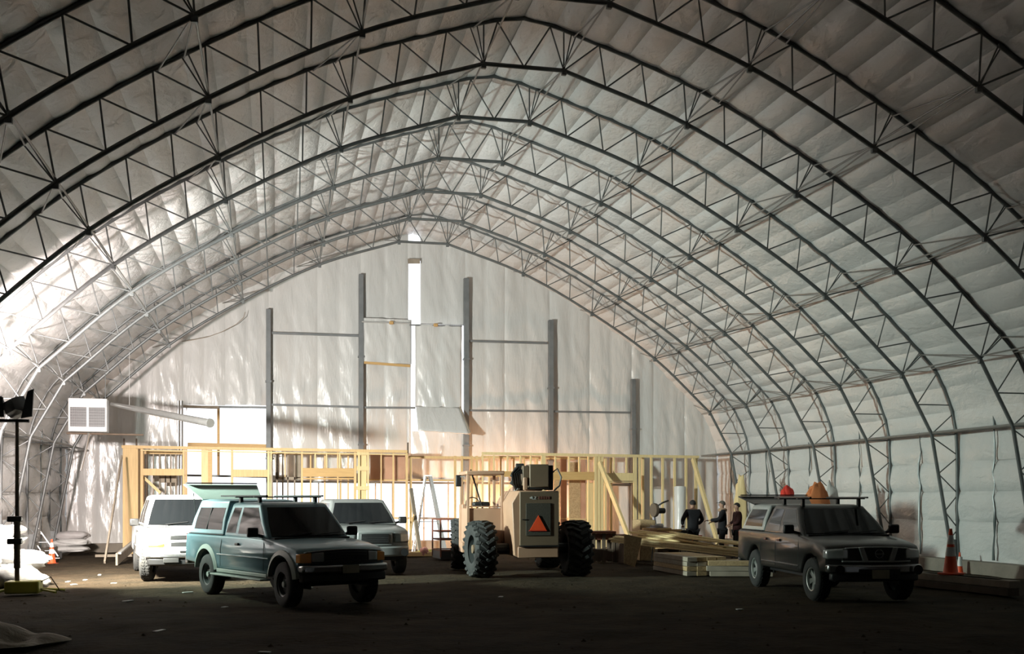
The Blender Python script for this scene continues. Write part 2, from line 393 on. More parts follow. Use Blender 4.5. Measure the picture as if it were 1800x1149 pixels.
# ---- back gable: hung plastic sheets, posts, girts, openings
GY = 40.15
wb = empty('wall_back', kind='structure')
def roof_z(X):
    x = abs(X-CX)
    return float(np.interp(x, out_curve[:,0]+np.arange(len(out_curve))*1e-6, out_curve[:,1]))
gz = Noise(16, 1.0, 5, 31, (1.6,.35)); gz2 = Noise(14, 5, 16, 32, (1.4,.5))
def sheet(xa, xb, yb=None, yt=None, Y=GY, name='plastic_sheet', parent=wb, m=None, amp=1., world=False, solid=0.0, flare=0):
    Xa, Xb = (xa, xb) if world else (at(xa, 700, GY).x, at(xb, 700, GY).x)
    xm = (xa+xb)/2
    zb = .28 if yb is None else at(xm, yb, GY).z
    n = max(6, int((Xb-Xa)/.07)); Xs = np.linspace(Xa, Xb, n); nv = 70
    P = np.zeros((n, nv, 3))
    for i, X in enumerate(Xs):
        zt = min(roof_z(X)+.16, 99 if yt is None else at(xm, yt, GY).z)
        z_ = np.linspace(zb, zt, nv); tt = np.linspace(0, 1, nv)
        P[i,:,0] = X; P[i,:,2] = z_
        e = min(i, n-1-i)/max(n-1,1)*2
        P[i,:,1] = Y+amp*(.030*gz(X*np.ones(nv), z_)+.009*gz2(X*np.ones(nv)+z_*.3, z_))-.05*math.sin(PI*min(1,e))**.5
    if flare: P[:,:,1] -= flare*(1-np.linspace(0,1,nv))[None,:]**2
    return grid_mesh(name, P, m or M['gliner'], parent, solid)
xl = CX-12.3; xr_ = CX+12.3
X_ = lambda px: at(px, 700, GY).x
sheet(xl, X_(170), world=True); sheet(X_(170), X_(248), world=True); sheet(X_(248), X_(322), world=True)
for a, b, yb in ((322,396,712),(396,472,712),(472,558,846),(558,634,846),(634,718,846),(818,887,None),(887,966,None),(966,1037,None),(1037,1110,None),(1110,1148,None),(1148,1203,None)):
    sheet(a, b, yb, None)
sheet(X_(1203), xr_, world=True)
sheet(739, 818, 571, None); sheet(722, 818, 846, 758); sheet(716, 722.5, 846, 571); sheet(716, 741, 458, 424); sheet(800, 818, None, 846)
# loose sheets in the middle bay
o = sheet(638, 722, 640, 562, GY-.22, 'loose_sheet', wb, amp=1.2, solid=.02)
o = sheet(729, 809, 717, 573, GY-.25, 'loose_sheet', wb, amp=1.3, solid=.02)
fl = MB(); a, b = at(731, 714, GY-.3), at(808, 716, GY-.3); c_, d_ = at(735, 757, GY-1.0), at(826, 763, GY-1.0)
n = 12; V = []
for i in range(n+1):
    for j in range(n+1):
        p = (a.lerp(b, i/n)).lerp(c_.lerp(d_, i/n), j/n); p.z += .05*math.sin(PI*j/n)+.01*math.sin(i*2.1+j); V.append(p)
fl.add(V, [(i*(n+1)+j, (i+1)*(n+1)+j, (i+1)*(n+1)+j+1, i*(n+1)+j+1) for i in range(n) for j in range(n)])
o = fl.build('folded_flap', M['gliner'], wb, smooth='all'); sm = o.modifiers.new('s', 'SOLIDIFY'); sm.thickness = .03
MB().beam(at(808,716,GY-.32), at(826,762,GY-1.02), .05, .12).build('flap_edge', M['greywood'], wb)
MB().beam(at(640,637,GY-.3), at(721,643,GY-.3), .05, .09).build('batten', M['lvl'], wb)
MB().beam(at(717,459,GY-.12), at(738,459,GY-.12), .1, .17).build('ridge_block', M['greywood'], wb)
MB().tube([at(636,565,GY-.32), at(721,568,GY-.32)], .03, 8).build('hanging_rod', M['greyplastic'], wb)
MB().tube([at(720,571,GY-.32), at(812,573,GY-.32)], .028, 8).build('hanging_rod', M['post'], wb)
for x, y in ((688,567),(766,571)): MB().box(at(x,y,GY-.34), (.16,.12,.12)).build('rope_knot', M['lvl'], wb, bevel=.03)
for x, yt, yb, w_ in ((472,545,None,.17),(634,484,None,.17),(818,491,None,.19),(966,564,None,.18),(1110,667,None,.16)):
    X = at(x, 650, GY).x; zt = at(x, yt, GY).z
    MB().b2((X-w_/2, GY-.30, .28), (X+w_/2, GY-.10, zt)).build('gable_post', M['post'], wb, bevel=.01)
    for q in (.38, .7): MB().box((X, GY-.2, zt*q), (w_+.05,.26,.06)).build('post_strap', M['post'], wb)
def girt(xa, ya, xb, yb, r=.035): MB().beam(at(xa,ya,GY-.17), at(xb,yb,GY-.17), .07, .075).build('girt', M['post'], wb)
girt(478,585,632,590); girt(822,599,962,603); girt(476,711,632,715); girt(638,716,730,716.5); girt(822,721,962,722.5); girt(968,723,1108,725)
girt(323,714,470,716); girt(323,835,470,838); girt(472,846,816,849); girt(323,907,800,911); girt(818,848,1110,852)
for x in (384,): MB().beam(at(x,716,GY-.05), at(x,836,GY-.05), .09, .09, (0,1,0)).build('mullion', M['lvl'], wb)
MB().beam(at(330,781,GY-.22), at(470,784,GY-.22), .10, .14).build('sill_board', M['lvl'], wb)
MB().beam(at(322,714,GY-.22), at(385,716,GY-.22), .08, .10).build('sill_board', M['greywood'], wb)
for x, y0 in ((313,704),(318,704),(328,712)): MB().tube([at(x,y0,GY-.24), at(x,905,GY-.24)], .022, 6).build('scaffold_tube', M['alu'], wb)
MB().b2((CX-12.2, GY-.35, -.2), (CX+12.2, GY+.3, .28)).build('kerb', M['kerb'], wb)
# backing of the gable outside (steel studs seen through the openings)
for x in (560,598,641,660,690,745,788): MB().beam(at(x,846,GY+.12), at(x,952,GY+.12), .05, .05, (0,1,0)).build('outer_stud', M['greywood'], wb)
# closing strip outside the gable, under the roof edge
V = []; 
for q in out_curve: V += [(q[0], q[1])]
for sg in (-1, 1):
    P = np.zeros((len(V), 2, 3))
    for i, q in enumerate(V):
        nn_ = np.array(q)-np.array([0, 3.0]); nn_ /= np.linalg.norm(nn_)
        for j, o_ in enumerate((-.35, .45)): P[i,j] = (CX+sg*max(0, q[0]+nn_[0]*o_), GY+.35, q[1]+nn_[1]*o_)
    grid_mesh('closing_strip', P[6:], M['gliner'], wb)
# hanging cable
pts = [at(x, y, GY-.5) for x, y in ((431,548),(428,558),(415,570),(390,583),(365,592),(340,597),(320,600))]
tag(MB().tube(pts, .012, 5).build('hanging_cable', M['greywood']), 'thin cable drooping across the upper left of the back wall', 'cable')
# rear end wall behind the camera
wf = empty('wall_front', kind='structure')
for i in range(10):
    sheet(xl+24.3*i/10, xl+24.3*(i+1)/10, world=True, Y=Y0+.05, parent=wf, m=mat('dark_end_wall', (.05,.05,.05), .8))
# ---- ground
xs = np.arange(-8, 18.2, .13); yg = np.arange(4, 41.0, .13)
XX, YY = np.meshgrid(xs, yg, indexing='ij')
gn = Noise(18, .5, 3.2, 51); gn2 = Noise(20, 3, 18, 52)
Z = .014*gn(XX, YY)+.009*gn2(XX, YY)-.012
P = np.stack([XX, YY, Z], -1)
fo = grid_mesh('floor', P, M['dirt']); tag(fo, kind='structure')
o = MB().b2((-9,-27.3,-.4),(19,4.05,-.01)).build('floor', M['dirt']); tag(o, kind='structure')
o = MB().b2((-60,40.6,-.3),(70,120,.05)).build('snow_ground', M['snow']); tag(o, kind='structure')
# clods and scraps
mb = MB()
for i in range(900):
    x, y = random.uniform(-6.5, 16.5), random.uniform(8, 36); r = random.uniform(.012,.04)
    mb.add([(x+r*random.uniform(.6,1.2)*a, y+r*random.uniform(.6,1.2)*b, r*random.uniform(.5,1)*c-.005) for a,b,c in ((1,0,0),(0,1,0),(-1,0,0),(0,-1,0),(0,0,1))], [(0,1,4),(1,2,4),(2,3,4),(3,0,4)])
tag(mb.build('dirt_clods', M['dirt']), 'dark clods of earth scattered over the dirt floor', 'dirt', kind='stuff')
mb = MB()
for x, y in [(430,945),(150,1010),(175,1001),(240,1003),(330,1032),(200,1016),(130,1018),(545,1023),(225,1047),(120,1013),(880,1040),(1300,1062),(190,1083),(280,1100),(395,1058),(465,1140)]:
    p = gd(x, min(y+10,1148)); a = random.uniform(0, PI); mb.box(p+Vector((0,0,.015)), (random.uniform(.1,.22),.07,.015), a)
tag(mb.build('scraps', M['sack']), 'pale paper and wood scraps strewn on the dirt', 'debris', kind='stuff')
#@@PART2
# ================================================================== STUD WALL
WY = 37.6
sw = empty('stud_wall', (0,0,0), 0, 'long unfinished pine stud wall with headers in front of the white back wall', 'framing')
WL = dict(p=M['pine'], q=M['pine2'])
FB = .02
def board(name, x0, x1, y0, y1, m=M['pine'], Y=WY, dep=.09, par=sw, dy=0):
    a, b = at(x0, y0, Y), at(x1, y1, Y); zb = min(a.z, b.z) if y1 < 2000 else FB
    return MB().b2((a.x, Y-dep/2+dy, FB if y1 >= 2000 else b.z), (b.x, Y+dep/2+dy, at((x0+x1)/2, y0, Y).z)).build(name, m, par, bevel=.004, seg=1)
def slope(y_at_l, x): return y_at_l+(x-215)*.0168
def plate(x0, x1, yt, th, m=M['pine'], Y=WY, name='top_plate', dep=.12): MB().beam(at(x0, slope(yt,x0), Y), at(x1, slope(yt,x1), Y), dep, th).build(name, m, sw, bevel=.004, seg=1)
plate(214, 716, 785, .10); plate(247, 716, 790.5, .04, M['pine2']); plate(847, 1228, 786, .10, M['pine2'])
# return wall at the left corner, running back
a = at(216, 784, WY); 
for i, (yy, w_) in enumerate(((WY, .42), (WY+.6, .09), (WY+1.2, .09), (WY+1.8, .09))):
    MB().b2((a.x+(0 if i == 0 else .05), yy-.05, FB), (a.x+w_, yy+.05, a.z-.05)).build('stud', M['pine'], sw, bevel=.004, seg=1)
MB().b2((a.x+.40, WY-.02, FB), (a.x+.45, WY+2.0, a.z-.1)).build('side_sheathing', M['lvl'], sw)
MB().beam((a.x+.2, WY, a.z), (a.x+.2, WY+2.3, a.z), .3, .08).build('top_plate', M['pine'], sw)
V_ = 9999
for x0, x1, m in ((238,243,'pine'),(247,252,'pine'),(321,325,'pine'),(325.5,329,'lvl'),(354,366,'pine2'),(366,373,'lvl'),(406,410,'pine'),(470,474,'pine2'),(475,478,'pine2'),(529,532.5,'pine'),(622,626.5,'pine'),(629,633,'pine2'),(645.5,648.5,'pine2'),(669,671,'pine'),(690,693,'pine'),(713,717,'pine'),(592.5,595,'pine'),(500,502,'pine'),
                  (951,959,'pine2'),(1044,1049,'pine2'),(1050,1055,'pine2'),(1056,1060.5,'pine2'),(1033,1035.5,'pine2'),(847,849.5,'pine2'),(1113,1119,'pine2'),(1122.5,1126.5,'pine2'),(1143,1146.5,'pine2'),(1163,1166.5,'pine2'),(1184,1187.5,'pine2'),(1204,1207.5,'pine2'),(1221,1225.5,'pine2')):
    y0 = slope(788, x0); yend = V_
    if x0 in (500,): yend = 838
    board('stud', x0, x1, y0, yend, M[m])
board('stud', 633.5, 644.5, 798, V_, M['pine2'], dep=.05, dy=.06)
for y0, y1 in ((792,800),(819,827),(854,861)): board('blocking', 627, 649, y0, y1, M['pine2'], dep=.11)
for x0, x1, y0, y1, m in ((248,321,823.5,835.5,'pine'),(410,470,825,838,'pine'),(532.5,622,822.5,838,'lvl'),(532.5,622,839.5,842.5,'lvl'),(849,951,828,838,'lvl'),(960,1044,829,843.5,'lvl'),(1061,1113,831,845,'pine2'),(1061,1113,846,848,'pine2')):
    board('header', x0, x1, y0, y1, M[m], dep=.10)
for xs_, yb in (((554,574,597),823),((868,892,915,933),829),((976,1000,1018),830),((1079,1101),831)):
    for x in xs_: board('cripple_stud', x-1.3, x+1.3, slope(789,x), yb, M['pine2'])
plate(476, 716, 862+40, .05, M['pine'], name='bottom_board'); 
for x0, x1 in ((217, 355),(373,528),(622,716),(960,1228)): MB().b2((at(x0,900,WY).x, WY-.06, .0), (at(x1,900,WY).x, WY+.06, .045)).build('bottom_plate', M['pine'], sw)
for p, q, m in (((1054,812),(1110,928),'pine2'),((1218,806),(1262,925),'pine2')):
    A_ = at(p[0], p[1], WY-.15); B_ = gd(q[0], q[1]+8) if False else at(q[0], q[1], WY-1.9); B_.z = max(.03, min(B_.z, .25))
    MB().beam(A_, B_, .10, .16).build('diagonal_brace', M['pine2'], sw, bevel=.004, seg=1)
MB().beam(at(252,838,WY+.3), at(282,866,WY+.3), .05, .09).build('diagonal_brace', M['pine2'], sw)
MB().tube([at(478,811,WY-.1), at(479,905,WY-.1)], .03, 6).build('nailed_strip', M['greywood'], sw)
for x in (218,240,717): MB().box(at(x,780,WY)+Vector((0,0,-.02 if x<300 else -.15)), (.05,.04,.4)).build('spike', M['darkwood'], sw)
# rear stud wall with panels
RY = 38.75
rw = empty('rear_stud_wall', (0,0,0), 0, 'second thinner stud wall with reddish panels close to the white back wall', 'framing')
def rb(name, x0, x1, y0, y1, m): board(name, x0, x1, y0, y1, m, Y=RY, dep=.07, par=rw)
for x in (258,270,281,291,300,309): rb('stud', x-1.2, x+1.2, 795, V_, M['greywood'])
rb('panel', 281,308,836,848, M['greywood'])
for x in (487,497,506,518,546,571,599,612): rb('stud', x-1.3, x+1.3, 796, V_, M['greywood'] if x<530 else M['pine'])
rb('panel', 484,529,838,843, M['greywood']); rb('panel', 484,491,797,840, M['greywood']); rb('panel', 520,528,797,840, M['greywood'])
for x0, x1 in ((651,669),(671,690),(693,712)): rb('panel', x0, x1, 799, 842, M['sheath'])
for x in (722,800,812,829,838): rb('stud', x-2, x+2, 801, V_, M['pine'])
for x in (860,880,903,921,944): rb('stud', x-1.5, x+1.5, 803, V_, M['pine'])
for x0, x1, m in ((985,996,'sheath'),(1021,1029,'sheath'),(1062,1066,'pine2'),(1072,1076,'pine2'),(1128,1132,'pine2')): rb('stud', x0, x1, 804, V_, M[m])
for x0, x1, y0, y1 in ((1000,1020,812,935),(1030,1043,848,935),(973,984,812,935)): rb('panel', x0, x1, y0, y1, M['osb'] if x0 != 1030 else M['pine2'])
for x0, x1, y, th in ((252,322,795,.1),(478,650,796,.09),(718,846,803,.09),(846,1060,803,.1),(640,720,843,.05),(720,846,843,.06)): MB().beam(at(x0,y,RY), at(x1,y+(x1-x0)*.012,RY), .09, th).build('plate', M['pine'], rw)
MB().beam(at(985,911,RY-.1), at(1045,913,RY-.1), .05, .03).build('plate', M['pine2'], rw)
# ---- left side loose boards
o = MB().beam(gd(184,990)+Vector((0,0,.02)), at(214,802,36.6), .05, .11).build('leaning_post', M['greywood']); tag(o, 'grey plank leaning against the left corner of the stud wall', 'plank')
A_ = gd(205,993); B_ = gd(247,962)+Vector((.3,.6,.62))
r = empty('loading_ramp', (0,0,0), 0, 'grey ramp board resting on the dirt left of the white pickup', 'ramp')
d_ = (B_-A_).normalized(); MB().beam(A_+Vector((0,0,.16)), B_, .06, .34).build('deck', M['greywood'], r, bevel=.01)
MB().beam(A_+Vector((.08,0,.33)), B_+Vector((.08,0,.2)), .08, .05).build('rail', M['greyplastic'], r)
r = tag(MB().beam(gd(150,985)+Vector((0,1.8,.05)), gd(232,985)+Vector((0,2.2,.05)), .1, .08).build('timber', M['greywood']), 'pale timber lying on the dirt left of the ramp board', 'timber')
# ================================================================== UNIT HEATER AND DUCT
c = at(154, 729, 33.0)
r = empty('unit_heater', c-Vector((0,0,.48)), .06, 'white box heater with twin louvre grilles hung below the left arches', 'heater')
MB().box((0,.3,.48), (1.05,.6,.96)).build('casing', M['greyplastic'], r, bevel=.02)
MB().box((0,-.01,.83), (1.0,.03,.22)).build('top_band', M['white'], r, bevel=.005)
MB().box((0,-.01,.07), (1.0,.03,.1)).build('bottom_band', M['white'], r, bevel=.005)
for sx in (-1, 1):
    q = MB().box((sx*.25,-.005,.42), (.44,.02,.56)).build('grille_panel', M['black'], r)
    for i in range(7): MB().box((sx*.25,-.03,.18+i*.08), (.44,.03,.012)).build('louvre', mat('louvre_grey', (.12,.12,.12), .5), q)
    for i in range(9): MB().box((sx*.25-.2+i*.05,-.022,.42), (.006,.012,.56)).build('grille_bar', mat('louvre_grey', (.12,.12,.12), .5), q)
MB().box((.38,-.03,.07), (.11,.012,.03)).build('badge', M['steel'], r)
for sx in (-.45,.45): MB().tube([(sx,.3,.96),(sx,.3,1.75)], .012, 5).build('hanger_rod', M['steel'], r)
MB().tube([(-.6,.35,-.03),(1.5,.35,-.05)], .03, 6).build('gas_pipe', M['darkwood'], r, smooth=True)
MB().tube([(.0,.3,-.02),(-.1,.5,-.5),(-.25,.6,-1.1)], .035, 6).build('drain_pipe', M['duct'], r, smooth=True)
A_ = at(196, 710, 33.2); B_ = at(368, 743, 29.2)
r = empty('exhaust_duct', (0,0,0), 0, 'long shiny round duct reaching right from the heater, open at its end', 'duct')
MB().tube([A_, A_.lerp(B_,.3), B_], [.05,.085,.10], 14).build('pipe', M['duct'], r, smooth=True)
MB().tube([B_, B_+(B_-A_).normalized()*.06], .12, 14).build('end_collar', M['duct'], r, smooth=True)
MB().tube([A_.lerp(B_,.2), Vector((A_.lerp(B_,.2).x,A_.lerp(B_,.2).y,6.0))], .007, 5).build('hanger_wire', M['alu'], r)
# ================================================================== LIGHT TOWER
b = gd(30, 1044)
r = empty('light_tower', b, 0, 'portable floodlight tower with dark lamp heads and yellow base at far left', 'floodlight')
MB().tube([(0,0,.25),(0,0,3.32)], [.045,.032], 10).build('mast', M['darkwood'], r, smooth=True)
MB().tube([(0,0,.5),(0,0,1.5)], .062, 10).build('mast_sleeve', M['darkwood'], r, smooth=True)
for z in (1.02, 1.45): MB().box((-.03,-.05,z), (.26,.16,.11)).build('winch_bracket', M['black'], r, bevel=.02)
MB().tube([(-.5,0,3.34),(.22,0,3.34)], .035, 8).build('cross_bar', M['black'], r)
for x, rz in ((-.38,.1),(-.03,-.45)):
    h = MB().lathe([(.06,-.22),(.16,-.19),(.22,-.04),(.25,.14),(.235,.15),(.20,.05)], axis='Y', n=4).build('lamp_head', M['black'], r, bevel=.02, loc=(x,-.02,3.60)); h.rotation_euler = (0,.35,rz)
    v = MB().box((0,.15,.0), (.3,.02,.3)).build('lens', M['lamp'], h)
for s_ in (-1,1): MB().prism([(.10,3.38),(.30,3.42),(.33,3.95),(.22,3.90)] if s_>0 else [(-.62,3.4),(-.2,3.4),(-.22,3.78),(-.62,3.82)], 'Y', -.16, -.10).build('barn_door', M['black'], r)
MB().box((.12,0,.14), (.62,.42,.24)).build('base_box', M['yellow'], r, bevel=.03)
MB().tube([(.3,.1,.1),(.75,-.25,.05)], .025, 6).build('outrigger', M['yellow'], r); MB().tube([(.3,.1,.1),(.8,.35,.04)], .025, 6).build('outrigger', M['yellow'], r)
MB().tube([(-.15,-.1,.1),(-.45,-.5,.05)], .03, 6).build('outrigger', M['yellow'], r)
MB().tube([(.35,.0,.2),(.6,.05,.32),(.78,0,.05),(.95,-.1,.03)], .012, 6).build('power_cord', M['darkwood'], r, smooth=True)
MB().lathe([(.05,-.05),(.17,-.06),(.18,0),(.17,.06),(.05,.05)], (-.38,-.3,.18), 'X', 18).build('wheel', M['rubber'], r, smooth=True)
# ================================================================== SACKS, PALLET, CONES, TARP
def blob(name, sx, sy, sz, seed, m, parent=None, n=18, sq=3.0, wr=.05):
    nn = Noise(10, 2, 9, seed); V = []; Fs = []
    for i in range(n+1):
        ph = -PI/2+PI*i/n
        for k in range(2*n):
            th = PI*k/n; cp, sp = math.cos(ph), math.sin(ph); c_, s_ = math.cos(th), math.sin(th)
            f = lambda v, e: math.copysign(abs(v)**(2/e), v)
            x, y, z = f(cp,2.2)*f(c_,sq), f(cp,2.2)*f(s_,sq), f(sp,2.2)
            d = 1+wr*float(nn(np.array(x*2+z), np.array(y*2-z)))
            V.append((x*sx*d, y*sy*d, (z*d+1)*sz))
    for i in range(n):
        for k in range(2*n): Fs.append((i*2*n+k, i*2*n+(k+1)%(2*n), (i+1)*2*n+(k+1)%(2*n), (i+1)*2*n+k))
    return MB().add(V, Fs).build(name, m, parent, smooth='all')
for i, (dx, dy, z, sx, sz, ry, rz, lab) in enumerate(((-.55,.9,0,.62,.20,0,.1,'lowest large white sack behind the floodlight mast'),(.02,.45,0,.50,.22,.35,-.5,'white sack tipped forward at the right front of the sack heap'),(-.22,1.1,.36,.55,.20,.08,.15,'white sack lying on top at the right of the sack heap'),(-1.0,.8,.32,.55,.22,0,-.1,'white sack cut by the left picture edge, middle of the heap'),(-.65,1.3,.70,.50,.18,-.1,.3,'smaller white sack near the top of the left heap'),(-.48,1.35,1.02,.34,.13,0,.6,'smallest white sack crowning the left heap'))):
    p = gd(28, 1036); o = blob('sack', sx, sx*.62, sz, 60+i, M['sack'], wr=.12); o.location = (p.x+dx, p.y+dy, z); o.rotation_euler = (.0,ry,rz)
    tag(o, lab, 'sack', 'white sacks at the left edge')
p = gd(118, 977)
for i, (z, s_, lab) in enumerate(((.10,.62,'lower white bag stacked behind the small orange cone'),(.30,.58,'middle white bag stacked behind the small orange cone'),(.50,.50,'uppermost greyish bag stacked behind the small orange cone'))):
    o = blob('bag', s_, s_*.6, .11+.02*i, 70+i, M['sack'] if i < 2 else mat('grey_sack', (.45,.43,.43), .5), wr=.07); o.location = (p.x+.05*i, p.y+.3, z); tag(o, lab, 'bag', 'stacked bags behind the small cone')
r = empty('hand_truck', gd(84,985)+Vector((0,.55,0)), .2, 'aluminium hand truck leaning behind the small orange cone', 'hand truck')
for sx in (-.18,.18): MB().tube([(sx,0,.1),(sx-.55,.15,.95)], .02, 6).build('rail', M['alu'], r)
for t in (.2,.5,.8): MB().tube([(-.18-.55*t,.15*t,.1+.85*t),(.18-.55*t,.15*t,.1+.85*t)], .014, 6).build('rung', M['alu'], r)
MB().box((0,-.1,.05), (.45,.3,.02)).build('toe_plate', M['alu'], r)
for sx in (-.25,.25): MB().lathe([(.04,-.03),(.11,-.04),(.12,0),(.11,.04),(.04,.03)], (sx,.05,.12), 'X', 14).build('wheel', M['rubber'], r, smooth=True)
def cone(p, h, lab, bands=((.45,.62),(.70,.85)), group='traffic cones'):
    r = empty('traffic_cone', p, random.uniform(0,1), lab, 'traffic cone', group); s_ = h/.9
    def rad(t): return (.145*(1-t)+.028*t)*s_
    pr = [(rad(0)+.01,.035*s_)]+[(rad(t), t*h) for t in (.06,.4,.8,1)]+[(.02*s_, h)]
    MB().lathe(pr, n=20).build('cone', M['orange'], r, smooth=True)
    MB().prism([(a*.19*s_, b*.19*s_) for a, b in ((-1,-.8),(-.8,-1),(.8,-1),(1,-.8),(1,.8),(.8,1),(-.8,1),(-1,.8))], 'Z', 0, .035*s_).build('foot', M['orange'], r, bevel=.006)
    for a, b in bands: MB().lathe([(rad(a)-.004,a*h),(rad(a)+.004,a*h),(rad(b)+.004,b*h),(rad(b)-.004,b*h)], n=20).build('reflective_band', M['reflect'], r, smooth=True)
cone(gd(91,991), .70, 'small orange traffic cone with white bands in front of the stacked bags', ((.42,.60),(.68,.86)))
# lumber at the lower right with the tall cone standing on it
p = gd(1700, 1040); L0, L1 = at(1636, 1010, p.y+1.2), at(1783, 1042, p.y)
A_ = gd(1636,1032); B_ = gd(1782,1048)
r = empty('timber_stack', (0,0,0), 0, 'low stack of dark timbers under the tall orange cone at lower right', 'timber')
for i in range(3):
    for j in range(2):
        o_ = Vector((.0,.30*i,.075+.15*j)); MB().beam(A_+o_, B_+o_+Vector((.03*((i+j)%2),0,0)), .27, .14).build('timber', M['greywood'] if j else M['darkwood'], r, bevel=.01)
cone(Vector((0,0,.302))+A_.lerp(B_,.38)+Vector((0,.32,0)), .93, 'tall orange traffic cone with two white collars standing on dark timbers', ((.40,.60),(.66,.86)))
cone(gd(1728,1012)+Vector((0,.9,0)), .52, 'short orange cone behind the dark timbers near the right edge', ((.35,.8),))
# canvas tarp in the foreground left
n = 46; p0 = gd(6,1128); tn = Noise(14, 1.2, 5, 88); V = []
P = np.zeros((n,n,3))
for i in range(n):
    for j in range(n):
        a = 2*PI*j/(n-1); rr = i/(n-1); R_ = 1+.13*math.sin(3*a+.6)+.06*math.sin(7*a)
        x, y = .95*rr*R_*math.cos(a)-.25, .72*rr*R_*math.sin(a)
        z = .02+(1-rr**3)*(.17+.10*float(tn(np.array(x*3),np.array(y*3))))
        P[i,j] = (p0.x+x, p0.y+y-.25, max(.008,z))
o = grid_mesh('tarp', P, M['tarp']); tag(o, 'crumpled beige canvas tarp on the dirt in the lower left corner', 'tarp')
# things stored at the right side wall
p = at(1384, 862, 28.6)
o = blob('bag', .20, .16, .36, 91, M['red'], wr=.06); o.location = at(1384, 890, 30.6)-Vector((0,0,.05)); tag(o, 'bright red sack at the right wall, seen above the grey pickup canopy', 'sack')
o.location.z = 1.5
o = blob('crate', .42, .42, .745, 92, M['greywood'], sq=8, wr=.01); o.location = (at(1384,890,30.6).x, 30.7, 0); tag(o, 'wooden crate holding up the red sack by the right wall', 'crate')
o = blob('orange_sheet', .42, .12, 1.08, 93, M['orfab'], wr=.08); o.location = (at(1440, 870, 27.5).x, 27.6, 0.05); tag(o, 'crumpled orange plastic sheet propped at the foot of an arch by the right wall', 'plastic sheet')
o = blob('grey_sheet', .25, .10, 1.08, 94, M['gliner'], wr=.08); o.location = (at(1462, 870, 27.9).x, 27.95, 0.05); tag(o, 'small pale plastic bundle beside the orange sheet by the right wall', 'plastic sheet')
p = at(1302, 840, 33.4); o = blob('plastic_roll', .20, .14, 1.25, 95, M['pine2'], wr=.12); o.location = (p.x, 33.4, 0); tag(o, 'yellowish sheet of paper faced insulation standing behind the three people', 'insulation')
# plastic roll standing in the stud wall
p = at(1194, 900, 36.6)
tag(MB().tube([(p.x,36.6,0.02),(p.x+.06,36.7,.9),(p.x+.14,36.9,2.25)], [.14,.2,.22], 14).build('plastic_roll', M['gliner'], smooth=True), 'upright roll of white plastic leaning by the pale studs at the right', 'roll')
# ================================================================== LUMBER, TABLE, SAW
r = empty('osb_sheet', (0,0,0), 0, 'offcut of chipboard leaning against the left end of the lumber pile', 'board')
Yb = gd(1108, 1000).y
poly = [(at(x,y,Yb).x, at(x,y,Yb).z) for x, y in ((1097,938),(1128,945),(1124,965),(1116,996),(1097,990))]
MB().prism(poly, 'Y', Yb-.012, Yb+.012).build('chipboard', M['osb'], r)
def plank_pile(name, lab, A, B, rows, wd, th, ms, jit=.2, z0=0.0, cat='lumber', off=0):
    r = empty(name, (0,0,0), 0, lab, cat); A, B = Vector(A), Vector(B); t = (B-A).normalized(); s_ = Vector((-t.y, t.x, 0))
    for j, nn in enumerate(rows):
        for i in range(nn):
            o_ = s_*((i)*(wd+.01)+off)+Vector((0,0,z0+th*(j+.5)+.004*j))
            q = random.uniform(-jit,jit); MB().beam(A+o_+t*q, B+o_+t*(q+random.uniform(-jit,jit)), wd, th-.006).build('board', random.choice(ms), r, bevel=.004, seg=1)
    return r
plank_pile('lumber_bundle', 'strapped low bundle of boards in front of the lumber pile', gd(1156,1001), gd(1216,1012), [4,4,4,4], .24, .11, [M['osb'], M['greywood']], .03)
plank_pile('lumber_bundle', 'long low bundle of boards reaching behind the grey pickup', gd(1226,1012)+Vector((.25,-.05,0)), gd(1322,1012)+Vector((.4,-.2,0)), [4,4,4], .22, .12, [M['osb'], M['greywood']], .04)
A_ = gd(1130,996)+Vector((0,1.6,0)); B_ = gd(1335,1004)+Vector((.6,.6,0))
r = empty('pile_support', (0,0,0), 0, 'dark timber blocks under the heap of pale boards', 'support')
for t in (.05,.35,.65,.95): MB().box(A_.lerp(B_,t)+Vector((0,.35,(.56-.36*t)/2)), (.3,.9,.55-.36*t)).build('block', M['darkwood'], r, bevel=.01)
r = plank_pile('lumber_pile', 'waist high heap of pale loose boards beside the three people', A_+Vector((-.3,-.1,.60)), B_+Vector((0,-.1,.24)), [5,4,3], .19, .055, [M['pine2'], M['pine'], M['pine2']], .35)
for i in range(9):
    a = A_.lerp(B_, random.uniform(.1,.4))+Vector((0,random.uniform(0,1),.76+.02*i)); b = A_.lerp(B_, random.uniform(.6,1))+Vector((0,random.uniform(-.2,.9),.50+.02*i))
    MB().beam(a, b, .14, .045).build('board', M['pine2'], r, bevel=.003, seg=1)
r = empty('offcut_heap', (0,0,0), 0, 'heap of reddish board offcuts under the saw at the left of the lumber', 'offcuts')
for i in range(14):
    c = at(1130+random.uniform(0,55), 938-i*.7, A_.y+.6); MB().box(c, (random.uniform(.35,.9),.14,.04), random.uniform(-.5,.5)).build('offcut', M['pine'] if i%3 else M['sheath'], r)
c = at(1136, 905, A_.y+1.1)
tag(MB().b2((at(1119,915,A_.y+1.2).x, A_.y+.9, .02), (at(1146,915,A_.y+1.2).x, A_.y+1.6, at(1130,913,A_.y+1.2).z)).build('box', M['osb'], bevel=.02), 'brown cardboard box left of the saw, behind the lumber', 'box')
sy = A_.y+.9
r = empty('mitre_saw', (at(1153,930,sy).x, sy, at(1153,932,sy).z), .2, 'compound mitre saw with raised head among the lumber', 'saw')
